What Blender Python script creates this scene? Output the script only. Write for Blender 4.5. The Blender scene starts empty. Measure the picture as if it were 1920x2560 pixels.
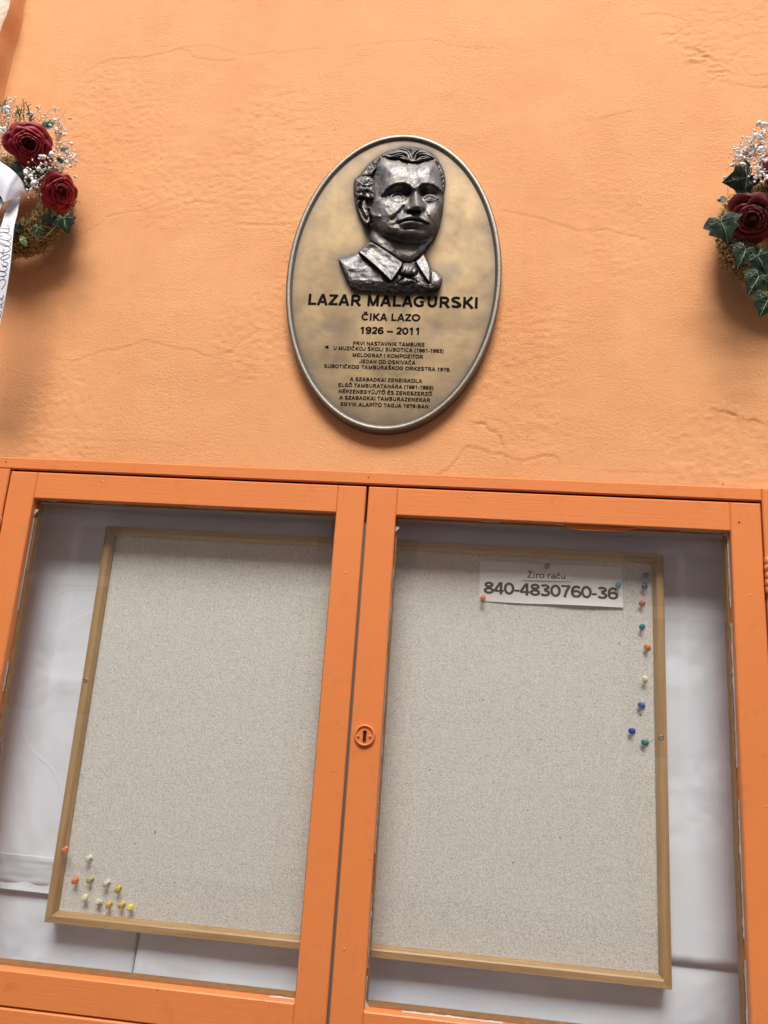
import bpy, math, random
import numpy as np
from mathutils import Vector, Matrix
rng = np.random.default_rng(7); random.seed(7)
SC = bpy.context.scene; COL = SC.collection

# ------------------------------------------------------------------ camera
CAM = np.array([0.0, -1.06, 1.60]); FPX = 1783.18
p_, y_, r_ = (math.radians(a) for a in (12.83628546, -5.72066749, 3.94949313))
cp, sp, cy, sy, cr, sr = math.cos(p_), math.sin(p_), math.cos(y_), math.sin(y_), math.cos(r_), math.sin(r_)
fw = np.array([sy*cp, cy*cp, sp]); rt = np.array([cy, -sy, 0.0]); up = np.cross(rt, fw)
rt2 = cr*rt + sr*up; up2 = -sr*rt + cr*up
cd = bpy.data.cameras.new('camera'); co = bpy.data.objects.new('camera', cd); COL.objects.link(co)
co.matrix_world = Matrix([[rt2[i], up2[i], -fw[i], CAM[i]] for i in range(3)] + [[0, 0, 0, 1]])
cd.sensor_fit = 'VERTICAL'; cd.sensor_height = 24.0; cd.lens = 24.0*FPX/2560
cd.clip_start = 0.02; cd.clip_end = 400
SC.camera = co
def at(x, y, Y=0.0):
    """point of the place at depth Y (0 = front of the display case) seen at photo pixel x, y"""
    x = np.asarray(x, float); y = np.asarray(y, float); Y = np.asarray(Y, float)
    a = (x-960)/FPX; b = -(y-1280)/FPX
    d = [rt2[i]*a + up2[i]*b + fw[i] for i in range(3)]
    t = (Y-CAM[1])/d[1]
    return np.stack([CAM[0]+d[0]*t, Y+0*t, CAM[2]+d[2]*t], -1)

# ------------------------------------------------------------------ light
W = bpy.data.worlds.new('World'); SC.world = W; W.use_nodes = True
wn = W.node_tree.nodes; bg = wn['Background']
sky = wn.new('ShaderNodeTexSky'); sky.sky_type = 'NISHITA'; sky.sun_disc = False
SUN_EL, SUN_AZ = math.radians(52), math.radians(0)      # azimuth measured from the street normal towards the right
sky.sun_elevation = SUN_EL; sky.sun_rotation = math.pi - SUN_AZ
sky.air_density = 1.2; sky.dust_density = 3.0; sky.ozone_density = 1.0
W.node_tree.links.new(sky.outputs[0], bg.inputs[0]); bg.inputs[1].default_value = 0.06
sl = bpy.data.lights.new('sun', 'SUN'); sl.energy = 1.5; sl.angle = math.radians(31); sl.color = (1.0, 0.99, 0.975)
so = bpy.data.objects.new('sun', sl); COL.objects.link(so); so.location = (0, -3, 8)
sd = Vector((math.sin(SUN_AZ)*math.cos(SUN_EL), -math.cos(SUN_AZ)*math.cos(SUN_EL), math.sin(SUN_EL)))
so.rotation_euler = sd.to_track_quat('Z', 'Y').to_euler()
vs = SC.view_settings; SC.display_settings.display_device = 'sRGB'
vs.view_transform = 'Standard'; vs.look = 'None'; vs.gamma = 1; vs.use_curve_mapping = False
vs.exposure = 1.72

# ------------------------------------------------------------------ helpers
def org(parent):
    o = np.zeros(3)
    while parent is not None:
        o = o + np.array(parent.location); parent = parent.parent
    return o
def tag(o, label=None, cat=None, group=None, kind=None):
    if label: o['label'] = label
    if cat: o['category'] = cat
    if group: o['group'] = group
    if kind: o['kind'] = kind
    return o
def empty(name, loc, label, cat, group=None):
    o = bpy.data.objects.new(name, None); COL.objects.link(o); o.location = tuple(float(v) for v in loc); o.empty_display_size = 0.02
    return tag(o, label, cat, group)
def mesh(name, V, F, mat, parent=None, smooth=False, origin=None):
    V = np.asarray(V, float).reshape(-1, 3)
    base = org(parent)
    loc = np.zeros(3) if origin is None else np.asarray(origin, float) - base
    m = bpy.data.meshes.new(name); Vl = V - base - loc
    if isinstance(F, np.ndarray) and F.ndim == 2:
        n, k = F.shape
        m.vertices.add(len(Vl)); m.vertices.foreach_set('co', Vl.ravel())
        m.loops.add(n*k); m.loops.foreach_set('vertex_index', F.ravel().astype(np.int32))
        m.polygons.add(n); m.polygons.foreach_set('loop_start', np.arange(0, n*k, k, dtype=np.int32))
        m.polygons.foreach_set('loop_total', np.full(n, k, dtype=np.int32))
        m.update(calc_edges=True); m.validate()
    else:
        m.from_pydata([tuple(v) for v in Vl], [], [tuple(int(i) for i in f) for f in F]); m.update()
    if smooth: m.polygons.foreach_set('use_smooth', [True]*len(m.polygons))
    if mat is not None: m.materials.append(mat)
    o = bpy.data.objects.new(name, m); COL.objects.link(o); o.location = tuple(loc); o.parent = parent
    return o
class MB:
    def __init__(s): s.V = []; s.F = []; s.n = 0
    def add(s, V, F):
        V = np.asarray(V, float).reshape(-1, 3)
        s.V.append(V); s.F += [tuple(i+s.n for i in f) for f in F]; s.n += len(V); return s
    def build(s, name, mat, parent=None, smooth=False, origin=None):
        return mesh(name, np.concatenate(s.V), s.F, mat, parent, smooth, origin)
def slab(P4, Y0, Y1, ch=0.0015):
    """prism over a 4-corner outline (x, z) from front Y0 back to Y1 with a chamfered front edge"""
    P = np.array(P4, float); c = P.mean(0); n = len(P)
    e = np.roll(P, -1, 0)-P; e /= np.linalg.norm(e, axis=1)[:, None]
    ep = np.roll(e, 1, 0)
    nrm = np.stack([-e[:, 1], e[:, 0]], 1); npv = np.stack([-ep[:, 1], ep[:, 0]], 1)
    s = 1 if ((c-P[0])@nrm[0]) > 0 else -1
    off = (nrm+npv)*s; off /= (1+(nrm*npv).sum(1))[:, None]
    I = P + off*ch
    z = lambda Q, Y: np.stack([Q[:, 0], np.full(len(Q), Y), Q[:, 1]], 1)
    V = np.concatenate([z(I, Y0), z(P, Y0+ch), z(P, Y1)])
    F = [tuple(range(n))]
    for r in (0, 1):
        for i in range(n):
            j = (i+1) % n; F.append((r*n+i, r*n+n+i, r*n+n+j, r*n+j))
    F.append(tuple(2*n+i for i in reversed(range(n))))
    return V, F
def rect(x0, z0, x1, z1): return [(x0, z0), (x1, z0), (x1, z1), (x0, z1)]
def grid_faces(nr, nc, closed=False):
    i = np.arange(nr-1)[:, None]; j = np.arange(nc if closed else nc-1)[None]
    a = i*nc+j; b = i*nc+(j+1) % nc
    return np.stack([a, b, b+nc, a+nc], -1).reshape(-1, 4)
def tube(pts, rad, k=6):
    P = np.asarray(pts, float); rad = np.broadcast_to(rad, len(P))
    T = np.gradient(P, axis=0); T /= np.linalg.norm(T, axis=1)[:, None]+1e-12
    ref = np.array([0.3, 0.2, 0.93]); A = np.cross(T, ref); A /= np.linalg.norm(A, axis=1)[:, None]+1e-9; B = np.cross(T, A)
    an = np.arange(k)*2*math.pi/k
    V = P[:, None]+rad[:, None, None]*(A[:, None]*np.cos(an)[None, :, None]+B[:, None]*np.sin(an)[None, :, None])
    F = [tuple(f) for f in grid_faces(len(P), k, True)]
    F += [tuple(range(k))[::-1], tuple(range((len(P)-1)*k, len(P)*k))]
    return V.reshape(-1, 3), F
def segdist(X, Y, poly, closed=False):
    """distance of every grid point to a polyline, side of the nearest segment"""
    P = np.asarray(poly, float); Q = np.roll(P, -1, 0) if closed else P[1:]; P0 = P if closed else P[:-1]
    best = np.full(X.shape, 1e9); side = np.zeros(X.shape)
    for a, b in zip(P0, Q):
        d = b-a; L = d@d+1e-12
        t = np.clip(((X-a[0])*d[0]+(Y-a[1])*d[1])/L, 0, 1)
        dx = X-a[0]-t*d[0]; dy = Y-a[1]-t*d[1]; D = np.hypot(dx, dy)
        m = D < best; best = np.where(m, D, best); side = np.where(m, np.sign(d[0]*dy-d[1]*dx), side)
    return best, side
def inside(X, Y, poly):
    P = np.asarray(poly, float); r = np.zeros(X.shape, bool)
    for (x0, y0), (x1, y1) in zip(P, np.roll(P, -1, 0)):
        if y0 == y1: continue
        c = ((y0 > Y) != (y1 > Y)) & (X < (x1-x0)*(Y-y0)/(y1-y0)+x0); r ^= c
    return r
def sstep(x): x = np.clip(x, 0, 1); return x*x*(3-2*x)
def vnoise(shape, cell, seed=0):
    """smooth value noise on an array grid"""
    r = np.random.default_rng(seed); h, w = shape
    cy_, cx_ = (cell if isinstance(cell, tuple) else (cell, cell))
    g = r.standard_normal((int(h/cy_)+3, int(w/cx_)+3))
    y = np.arange(h)/cy_; x = np.arange(w)/cx_; yi = y.astype(int); xi = x.astype(int)
    fy = sstep(y-yi)[:, None]; fx = sstep(x-xi)[None]
    a = g[yi][:, xi]; b = g[yi][:, xi+1]; c = g[yi+1][:, xi]; d = g[yi+1][:, xi+1]
    return (a*(1-fx)+b*fx)*(1-fy)+(c*(1-fx)+d*fx)*fy

# ------------------------------------------------------------------ materials
class NT:
    def __init__(s, name):
        s.m = bpy.data.materials.new(name); s.m.use_nodes = True; s.t = s.m.node_tree
        s.b = s.t.nodes['Principled BSDF']; s.co = s.t.nodes.new('ShaderNodeTexCoord').outputs['Object']
    def n(s, k, **kw):
        o = s.t.nodes.new(k)
        for a, v in kw.items(): setattr(o, a, v)
        return o
    def l(s, a, b): s.t.links.new(a, b)
    def mapped(s, scale=(1, 1, 1), rot=(0, 0, 0)):
        o = s.n('ShaderNodeMapping'); o.inputs['Scale'].default_value = scale; o.inputs['Rotation'].default_value = rot
        s.l(s.co, o.inputs[0]); return o.outputs[0]
    def noise(s, scale, detail=3, rough=.55, vec=None, dist=0):
        o = s.n('ShaderNodeTexNoise'); o.inputs['Scale'].default_value = scale; o.inputs['Detail'].default_value = detail
        o.inputs['Roughness'].default_value = rough; o.inputs['Distortion'].default_value = dist
        s.l(vec or s.co, o.inputs['Vector']); return o.outputs['Fac']
    def ramp(s, fac, stops):
        o = s.n('ShaderNodeValToRGB'); e = o.color_ramp.elements
        while len(e) < len(stops): e.new(0.5)
        for q, (p, c) in zip(e, stops): q.position = p; q.color = (*c, 1) if len(c) == 3 else c
        s.l(fac, o.inputs[0]); return o.outputs[0]
    def math(s, op, a, b=None):
        o = s.n('ShaderNodeMath', operation=op)
        for i, v in enumerate((a, b)):
            if v is None: continue
            if isinstance(v, (int, float)): o.inputs[i].default_value = v
            else: s.l(v, o.inputs[i])
        return o.outputs[0]
    def mix(s, fac, a, b, mode='MIX'):
        o = s.n('ShaderNodeMixRGB', blend_type=mode)
        for i, v in enumerate((fac, a, b)):
            if isinstance(v, (int, float)): o.inputs[i].default_value = v
            elif isinstance(v, tuple): o.inputs[i].default_value = (*v, 1)
            else: s.l(v, o.inputs[i])
        return o.outputs[0]
    def bump(s, h, dist, strength=1.0, prev=None):
        o = s.n('ShaderNodeBump'); o.inputs['Distance'].default_value = dist; o.inputs['Strength'].default_value = strength
        s.l(h, o.inputs['Height'])
        if prev is not None: s.l(prev, o.inputs['Normal'])
        return o.outputs[0]
    def fin(s, col=None, rough=None, metal=None, nrm=None, **kw):
        I = s.b.inputs
        for key, v in (('Base Color', col), ('Roughness', rough), ('Metallic', metal), ('Normal', nrm)):
            if v is None: continue
            if isinstance(v, (int, float)): I[key].default_value = v
            elif isinstance(v, tuple): I[key].default_value = (*v, 1)
            else: s.l(v, I[key])
        for k, v in kw.items(): I[k].default_value = v
        return s.m
def plain(name, col, rough=.6, metal=0, **kw): return NT(name).fin(col, rough, metal, **kw)

t = NT('orange_plaster')
big = t.noise(3.0, 5, .6); mid = t.noise(14, 4, .6)
c1 = t.mix(t.ramp(big, [(.35, (0, 0, 0)), (.65, (1, 1, 1))]), (.735, .325, .128), (.765, .362, .150))
c1 = t.mix(t.math('MULTIPLY', t.ramp(mid, [(.45, (0, 0, 0)), (.75, (1, 1, 1))]), .35), c1, (.74, .298, .112))
fleck = t.ramp(t.noise(95, 2, .5), [(.0, (1, 1, 1)), (.20, (1, 1, 1)), (.24, (0, 0, 0)), (1, (0, 0, 0))])
c1 = t.mix(t.math('MULTIPLY', fleck, .5), c1, (.25, .09, .03))
g1 = t.noise(250, 5, .66, t.mapped((.72, 1, 1.0))); g2 = t.noise(560, 2, .5); g3 = t.noise(1, 3, .6, t.mapped((28, 60, 75)))
area = t.ramp(t.noise(5, 3, .6), [(.4, (.35,)*3), (.62, (1,)*3)])
h = t.math('MULTIPLY', t.math('ADD', g1, t.math('MULTIPLY', g3, .25)), area)
nb = t.bump(h, .0013, 1); nb = t.bump(g2, .0007, 1, nb)
st = t.ramp(t.noise(1, 4, .6, t.mapped((9, 9, 1.1))), [(.5, (0,)*3), (.72, (1,)*3)]); c1 = t.mix(t.math('MULTIPLY', st, .30), c1, (.66, .265, .10))
grit = t.ramp(t.noise(330, 3, .6), [(.0, (1,)*3), (.30, (1,)*3), (.36, (0,)*3), (1, (0,)*3)]); c1 = t.mix(t.math('MULTIPLY', grit, .35), c1, (.45, .17, .06))
M_PLASTER = t.fin(c1, .86, 0, nb)
def orange_paint(name, along_x):
    t = NT(name)
    g = t.noise(1, 4, .6, t.mapped((9, 60, 420) if along_x else (420, 60, 9)))
    lump = t.noise(45, 3, .6); spot = t.ramp(t.noise(110, 1, .4), [(.0, (0,)*3), (.76, (0,)*3), (.82, (1,)*3), (1, (1,)*3)])
    h = t.math('ADD', t.math('MULTIPLY', g, .5), t.math('ADD', t.math('MULTIPLY', lump, .5), t.math('MULTIPLY', spot, .9)))
    c = t.mix(t.noise(4, 3, .5), (.70, .205, .055), (.78, .245, .070)); gr = t.ramp(t.noise(23, 5, .7), [(.0, (0,)*3), (.56, (0,)*3), (.72, (1,)*3), (1, (1,)*3)])
    c = t.mix(t.math('MULTIPLY', gr, .38), c, (.48, .14, .045))
    return t.fin(c, .42, 0, t.bump(h, .0008, .8), **{'Specular IOR Level': .4})
M_PX = orange_paint('orange_gloss_paint_rail', True); M_PZ = orange_paint('orange_gloss_paint_stile', False)
t = NT('chipped_hinge_paint')
ch = t.ramp(t.noise(220, 4, .65), [(.35, (0,)*3), (.42, (1,)*3)])
M_HINGE = t.fin(t.mix(ch, (.32, .10, .04), (.74, .27, .10)), .5, 0, t.bump(t.noise(240, 4, .6), .0018, 1))
t = NT('cream_plaster')
M_CREAM = t.fin(t.mix(t.noise(20, 4), (.80, .62, .45), (.84, .70, .55)), .9, 0, t.bump(t.noise(120, 5, .6), .003, 1))
M_DARK = plain('gap_shade_paint', (.012, .010, .010), .9)  # near-black stands in for the shade inside gaps, nail holes and the keyhole
M_GREY = plain('grey_primer', (.115, .098, .084), .7)
t = NT('dry_putty'); M_PUTTY = t.fin(t.mix(t.noise(160, 3), (.42, .37, .31), (.60, .56, .51)), .8, 0, t.bump(t.noise(300, 3), .001, 1))
t = NT('bare_brown_edge'); M_BROWN = t.fin(t.mix(t.noise(80, 3), (.22, .10, .03), (.42, .22, .07)), .7, 0, t.bump(t.noise(260, 3), .001, 1))
M_INNER = plain('inner_orange_paint', (.62, .26, .10), .7)
def wood(name, along_x):
    t = NT(name)
    v = t.mapped((2.2, 14, 55) if along_x else (55, 14, 2.2))
    g = t.noise(1, 4, .55, v, .6); f = t.noise(1, 3, .6, t.mapped((14, 90, 420) if along_x else (420, 90, 14)))
    c = t.ramp(g, [(.32, (.30, .165, .062)), (.46, (.43, .255, .105)), (.56, (.52, .325, .145)), (.7, (.40, .225, .088))])
    c = t.mix(t.math('MULTIPLY', f, .35), c, (.30, .16, .06))
    return t.fin(c, .38, 0, t.bump(f, .0003, .6))
M_WX, M_WZ = wood('pine_strip_rail', True), wood('pine_strip_stile', False)
t = NT('cork')
k1 = t.noise(640, 3, .75); k2 = t.noise(300, 3, .6); k3 = t.noise(6, 2, .5)
c = t.ramp(k1, [(.30, (.16, .125, .10)), (.40, (.56, .52, .47)), (.55, (.76, .72, .65)), (.70, (.88, .84, .77))])
c = t.mix(t.math('MULTIPLY', k3, .16), c, (.60, .57, .53))
sp_ = t.ramp(t.noise(105, 2, .5), [(.0, (1,)*3), (.215, (1,)*3), (.25, (0,)*3), (1, (0,)*3)])
c = t.mix(t.math('MULTIPLY', sp_, .75), c, (.12, .08, .055))
M_CORK = t.fin(c, .95, 0, t.bump(t.math('ADD', k1, k2), .0009, .8))
def paper(name, a, b):
    t = NT(name); s1 = t.noise(9, 4, .55); s2 = t.ramp(t.noise(38, 3, .6), [(.0, (1,)*3), (.27, (1,)*3), (.34, (0,)*3), (1, (0,)*3)])
    c = t.mix(s1, a, b); c = t.mix(t.math('MULTIPLY', s2, .12), c, (.42, .36, .30))
    return t.fin(c, .45, 0, t.bump(t.math('ADD', t.noise(4.5, 3, .5, None, .5), t.math('MULTIPLY', t.ramp(t.noise(3.2, 1, .4, None, 1.2), [(.0, (0,)*3), (.485, (0,)*3), (.50, (1,)*3), (.515, (0,)*3), (1, (0,)*3)]), .010)), .045, .5))
M_PAPER = paper('white_lining_paper', (.78, .82, .90), (.84, .88, .94)); M_PAPER2 = paper('greyer_lining_paper', (.66, .70, .73), (.73, .77, .80))
M_PAPER3 = paper('bright_sheet', (.86, .92, .98), (.90, .94, .99))
M_NOTICE = plain('notice_paper', (.80, .78, .76), .7); M_INK = plain('toner', (.050, .036, .030), .7)
t = NT('window_glass')
lw = t.n('ShaderNodeLayerWeight'); lw.inputs[0].default_value = .5
frf = t.math('ADD', .055, t.math('MULTIPLY', t.math('POWER', lw.outputs['Facing'], 5.0), .95))
tr = t.n('ShaderNodeBsdfTransparent'); gl = t.n('ShaderNodeBsdfGlossy'); gl.inputs['Roughness'].default_value = 0.02
wv = t.n('ShaderNodeBump'); wv.inputs['Distance'].default_value = .004; wv.inputs['Strength'].default_value = .25; t.l(t.noise(4, 1, .4), wv.inputs['Height']); t.l(wv.outputs[0], gl.inputs['Normal'])
tr.inputs[0].default_value = (.99, .995, .99, 1)
sm = t.ramp(t.noise(1, 5, .65, t.mapped((5, 5, 14), (0, .5, 0))), [(.55, (0,)*3), (.8, (1,)*3)])
df = t.n('ShaderNodeBsdfDiffuse'); df.inputs[0].default_value = (.72, .64, .56, 1)
m1 = t.n('ShaderNodeMixShader'); m2 = t.n('ShaderNodeMixShader')
t.l(frf, m1.inputs[0]); t.l(tr.outputs[0], m1.inputs[1]); t.l(gl.outputs[0], m1.inputs[2])
t.l(t.math('ADD', t.math('MULTIPLY', sm, .035), .014), m2.inputs[0]); t.l(m1.outputs[0], m2.inputs[1]); t.l(df.outputs[0], m2.inputs[2])
t.l(m2.outputs[0], t.t.nodes['Material Output'].inputs[0]); M_GLASS = t.m
t = NT('plaque_bronze')
at_ = t.n('ShaderNodeAttribute', attribute_name='patina').outputs['Fac']
n1 = t.noise(15, 4, .55, None, .15); n2 = t.noise(1, 3, .6, t.mapped((60, 60, 14)))
c = t.ramp(n1, [(.32, (.155, .108, .062)), (.47, (.23, .162, .086)), (.58, (.285, .20, .104)), (.72, (.185, .143, .095))])
c = t.mix(t.math('MULTIPLY', n2, .30), c, (.27, .22, .165))
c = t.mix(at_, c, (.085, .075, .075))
M_PLAQUE = t.fin(c, t.math('ADD', t.math('MULTIPLY', n2, .14), .50), 1.0, t.bump(t.math('ADD', n1, t.math('MULTIPLY', t.noise(300, 2), .06)), .0018, .5))
t = NT('plaque_rim_bronze'); M_RIM = t.fin(t.mix(t.noise(30, 3), (.16, .14, .115), (.25, .215, .17)), .46, .85, t.bump(t.noise(160, 3), .0006, .5))
def bronze(name, a, b, met=.85, rg=.50):
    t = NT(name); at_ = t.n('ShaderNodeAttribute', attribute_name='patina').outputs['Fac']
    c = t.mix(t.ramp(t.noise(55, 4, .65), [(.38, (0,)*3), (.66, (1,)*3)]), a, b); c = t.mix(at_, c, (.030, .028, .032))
    pit = t.ramp(t.noise(520, 2, .5), [(.0, (0,)*3), (.30, (0,)*3), (.38, (1,)*3), (1, (1,)*3)])
    hb = t.math('ADD', t.noise(130, 5, .65), t.math('MULTIPLY', pit, .6))
    return t.fin(c, t.math('ADD', t.math('MULTIPLY', t.noise(90, 3), .25), rg-.1), met, t.bump(hb, .0011, .8))
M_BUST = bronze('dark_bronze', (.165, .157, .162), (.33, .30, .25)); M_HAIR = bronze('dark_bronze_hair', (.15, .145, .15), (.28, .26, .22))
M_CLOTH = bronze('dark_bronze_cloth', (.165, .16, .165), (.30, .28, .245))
M_ENGR = plain('engraved_black', (.008, .008, .009), .9, 0, **{'Specular IOR Level': .05})
def petal_mat(name, a, b):
    t = NT(name); f = t.noise(40, 3, .5); c = t.mix(f, a, b)
    return t.fin(c, .55, 0, t.bump(t.noise(260, 3), .0005, .5), **{'Sheen Weight': .12, 'Specular IOR Level': .35})
M_ROSE = petal_mat('red_petal', (.20, .0010, .006), (.34, .002, .012)); M_ROSE2 = petal_mat('dark_red_petal', (.095, .001, .0035), (.16, .002, .006))
def leaf_mat(name, a, b, rg=.46):
    t = NT(name); c = t.mix(t.noise(60, 3), a, b); return t.fin(c, rg, 0, t.bump(t.noise(120, 3), .0008, .6))
M_IVY = leaf_mat('ivy_green', (.006, .022, .010), (.016, .044, .018)); M_LEAFG = leaf_mat('green_leaf', (.035, .095, .035), (.07, .15, .06))
M_LEAFP = leaf_mat('pale_green_leaf', (.22, .36, .10), (.34, .46, .18), .5); M_LEAFS = leaf_mat('silver_leaf', (.16, .20, .19), (.26, .31, .29), .5)
M_VEIN = plain('pale_vein', (.26, .36, .22), .5); M_STEM = plain('green_stem', (.10, .11, .045), .6); M_STEM2 = plain('brown_stem', (.16, .085, .04), .7)
M_GYP = plain('white_flower', (.90, .89, .85), .8, **{'Subsurface Weight': .15, 'Subsurface Radius': (.002, .002, .002), 'Subsurface Scale': 1.0})
M_NEEDLE = leaf_mat('needle_green', (.03, .085, .02), (.07, .15, .045), .5)
t = NT('dry_moss'); oi = t.noise(260, 3, .7); M_MOSS = t.fin(t.ramp(oi, [(.40, (.07, .035, .012)), (.5, (.40, .25, .085)), (.60, (.68, .50, .21))]), .8)
M_MOSSC = plain('moss_core', (.045, .028, .012), .95)
t = NT('white_satin'); M_SATIN = t.fin((.78, .78, .84), .38, 0, t.bump(t.noise(1, 2, .5, t.mapped((300, 300, 6))), .0002, .5), **{'Sheen Weight': .3})
M_BINK = plain('brown_ink', (.13, .07, .055), .6)

# ------------------------------------------------------------------ the orange wall
YW = 0.025
CRACKS = [
 ([(205,188),(245,160),(295,146),(350,143),(397,135),(447,121),(468,127),(494,146),(548,152),(580,149)], .9),
 ([(447,121),(520,112),(600,138),(660,134),(720,132),(800,122)], .5), ([(880,118),(960,108),(1075,98),(1120,112),(1215,121)], .5),
 ([(203,585),(247,560),(279,538),(323,530),(378,520),(414,506),(442,498),(474,507),(498,502),(542,510)], .8),
 ([(601,558),(649,564),(689,560),(737,560)], .8), ([(300,352),(335,356),(360,352)], .5), ([(395,285),(425,318),(470,320)], .5),
 ([(144,898),(187,904),(215,892),(259,876),(295,874),(331,862),(359,850),(398,860),(442,874),(486,876),(518,892),(577,880),(601,858),(633,834),(657,824)], .85),
 ([(1256,527),(1308,538),(1377,556),(1447,579),(1516,573),(1620,602)], .8), ([(1100,452),(1180,440),(1240,446)], .4),
 ([(1191,1059),(1210,1059),(1219,1072),(1235,1079),(1250,1093),(1251,1103),(1258,1118),(1258,1133)], 1.9),
 ([(1096,1188),(1117,1177),(1138,1155),(1165,1118),(1183,1119),(1213,1129),(1238,1135),(1274,1144),(1304,1152),(1337,1147),(1364,1139),(1391,1144)], 1.3),
 ([(1188,1072),(1190,1090),(1188,1112)], .6), ([(1624,37),(1657,38),(1715,52)], .9), ([(1662,86),(1718,89),(1743,129),(1778,149),(1814,177),(1784,203),(1773,215)], 1.1),
 ([(1854,165),(1875,190),(1918,189)], .9), ([(1840,212),(1880,219),(1935,222)], .9), ([(1500,296),(1578,278)], .8),
 ([(1804,1029),(1822,1034),(1837,1038)], 2.2), ([(1875,1053),(1905,1058)], 1.6), ([(1640,330),(1668,338)], .5), ([(60,1092),(200,1098),(420,1110)], .4),
 ([(1500,1178),(1650,1182),(1860,1192)], .5), ([(790,745),(770,790),(800,815)], .3), ([(1300,820),(1380,800),(1450,812)], .4)]
CX0, CX1, CZ0, CZ1 = -.7426, .4895, 1.08, 1.9055        # outer outline of the display case (x, z)
xs = np.concatenate([np.linspace(-3.2, -1.12, 10)[:-1], np.arange(-1.12, .66, .0026), np.linspace(.66, 3.4, 12)[1:]])
zs = np.concatenate([np.linspace(0, 1.05, 8)[:-1], np.linspace(1.05, 1.88, 20)[:-1], np.arange(1.88, 3.04, .0026), np.linspace(3.04, 4.6, 8)[1:]])
xs[np.argmin(abs(xs-(CX0+.015)))] = CX0+.015; xs[np.argmin(abs(xs-(CX1-.015)))] = CX1-.015
zs[np.argmin(abs(zs-(CZ1-.012)))] = CZ1-.012; zs[np.argmin(abs(zs-(CZ0+.015)))] = CZ0+.015
X, Z = np.meshgrid(xs, zs)
shp = X.shape
H = .0010*vnoise(shp, 70, 1)+.00035*vnoise(shp, 26, 2)+.00014*vnoise(shp, 9, 3)
rough = sstep((vnoise(shp, 60, 4)+.2)*1.2); H += rough*.00028*vnoise(shp, (2.2, 3.4), 5)
for poly, a in CRACKS:
    q = at([p[0] for p in poly], [p[1] for p in poly], YW)[:, [0, 2]]
    qq = [q[0]]
    for u, v in zip(q[:-1], q[1:]):
        for k in (.33, .66, 1.0): qq.append(u+(v-u)*k + (rng.normal(0, .0014, 2) if k < 1 else 0))
    q = np.array(qq); x0, x1, z0, z1 = q[:, 0].min()-.05, q[:, 0].max()+.05, q[:, 1].min()-.05, q[:, 1].max()+.05
    m = (X > x0) & (X < x1) & (Z > z0) & (Z < z1)
    d, s = segdist(X[m], Z[m], q)
    H[m] += .75*a*(-.0010*np.exp(-(d/.0017)**2) + .0007*(s > 0)*np.exp(-d/.014))
rp = at([1690, 1760, 1800, 1740, 20, 52], [95, 140, 180, 130, 30, 45], YW)
for c_, r_c in zip(rp, (.02, .03, .025, .02, .02, .02)):
    H += .0006*np.exp(-((X-c_[0])**2+(Z-c_[2])**2)/r_c**2)*vnoise(shp, (1.8, 3.0), 6)
xp = float(at(66, 0, YW)[0])                                       # where the pilaster starts
# fillet between wall and pilaster, uneven plaster in the corner
H += .004*np.exp(-np.clip(X-xp, 0, None)/.007)*(1+.25*vnoise(shp, (14, 14), 9))*(X > xp-.01)
dense = (X > -1.125) & (X < .665) & (Z > 1.87) & (Z < 3.05); H = np.where(dense, H, 0)
V = np.stack([X, YW-H, Z], -1).reshape(-1, 3)
F = grid_faces(*shp)
fc = V[F].mean(1); hole = (fc[:, 0] > CX0+.015) & (fc[:, 0] < CX1-.015) & (fc[:, 2] < CZ1-.012) & (fc[:, 2] > CZ0+.015)
wall = mesh('plaster_wall', V, F[~hole], M_PLASTER, None, True)
tag(wall, 'orange painted plaster wall with fine cracks behind the plaque and wreaths', 'wall')
zz = np.linspace(0, 4.6, 260); nz = len(zz)
prof = []
for k, z in enumerate(zz):
    w = .0035*math.sin(z*23)+.002*math.sin(z*61+1)
    prof.append([(xp+.006, YW+.004, z), (xp+.001+w*.3, YW-.006, z), (xp+w*.5, YW-.014, z), (xp+w*.8, YW-.025, z), (xp-.001+w, YW-.038, z), (xp-.002+w, YW-.043, z)])
mesh('reveal', np.array(prof).reshape(-1, 3), grid_faces(nz, 6)[:, ::-1], M_PLASTER, wall, True)
prof = []
for k, z in enumerate(zz):
    w = .0035*math.sin(z*23)+.002*math.sin(z*61+1)
    prof.append([(xp-.002+w, YW-.043, z), (xp-.007+w, YW-.049, z), (xp-.03, YW-.050, z), (xp-2.2, YW-.050, z)])
mesh('pilaster_face', np.array(prof).reshape(-1, 3), grid_faces(nz, 4)[:, ::-1], M_CREAM, wall, True)

# ------------------------------------------------------------------ display case
ZC = 1.60
case = empty('display_case', (CX0, 0, CZ0), 'orange wooden two-door display case set into the wall below the plaque', 'display case')
def cpart(name, P4, Y0, Y1, mat, par=None, ch=.0015):
    V, F = slab(P4, Y0, Y1, ch); return mesh(name, V, F, mat, par or case, False)
XL, XR, ZT, ZB = -.7221, .4502, ZC+.2864, ZC-.4801
rail = cpart('frame_rail', rect(CX0, ZT, XR-.0004, CZ1), .0, .009, M_PX)
cpart('frame_rail', rect(XL+.0004, CZ0, XR-.0004, ZB), .0, .009, M_PX)
cpart('rebate_strip', rect(CX0+.003, ZT+.0003, XR-.0004, CZ1-.003), .0092, .0303, M_DARK, ch=0)  # painted near-black so the gap above the doors reads as deep shade
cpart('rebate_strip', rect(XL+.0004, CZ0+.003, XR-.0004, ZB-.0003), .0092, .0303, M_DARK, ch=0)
cpart('frame_stile', rect(CX0, CZ0, XL, ZT-.0004), .0, .030, M_PZ)
cpart('frame_stile', rect(XR, CZ0, CX1, CZ1), .0, .030, M_PZ)
cpart('rebate_strip', rect(XL, ZT-.012, XR, ZT+.01), .0305, .045, M_DARK, ch=0)
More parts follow.
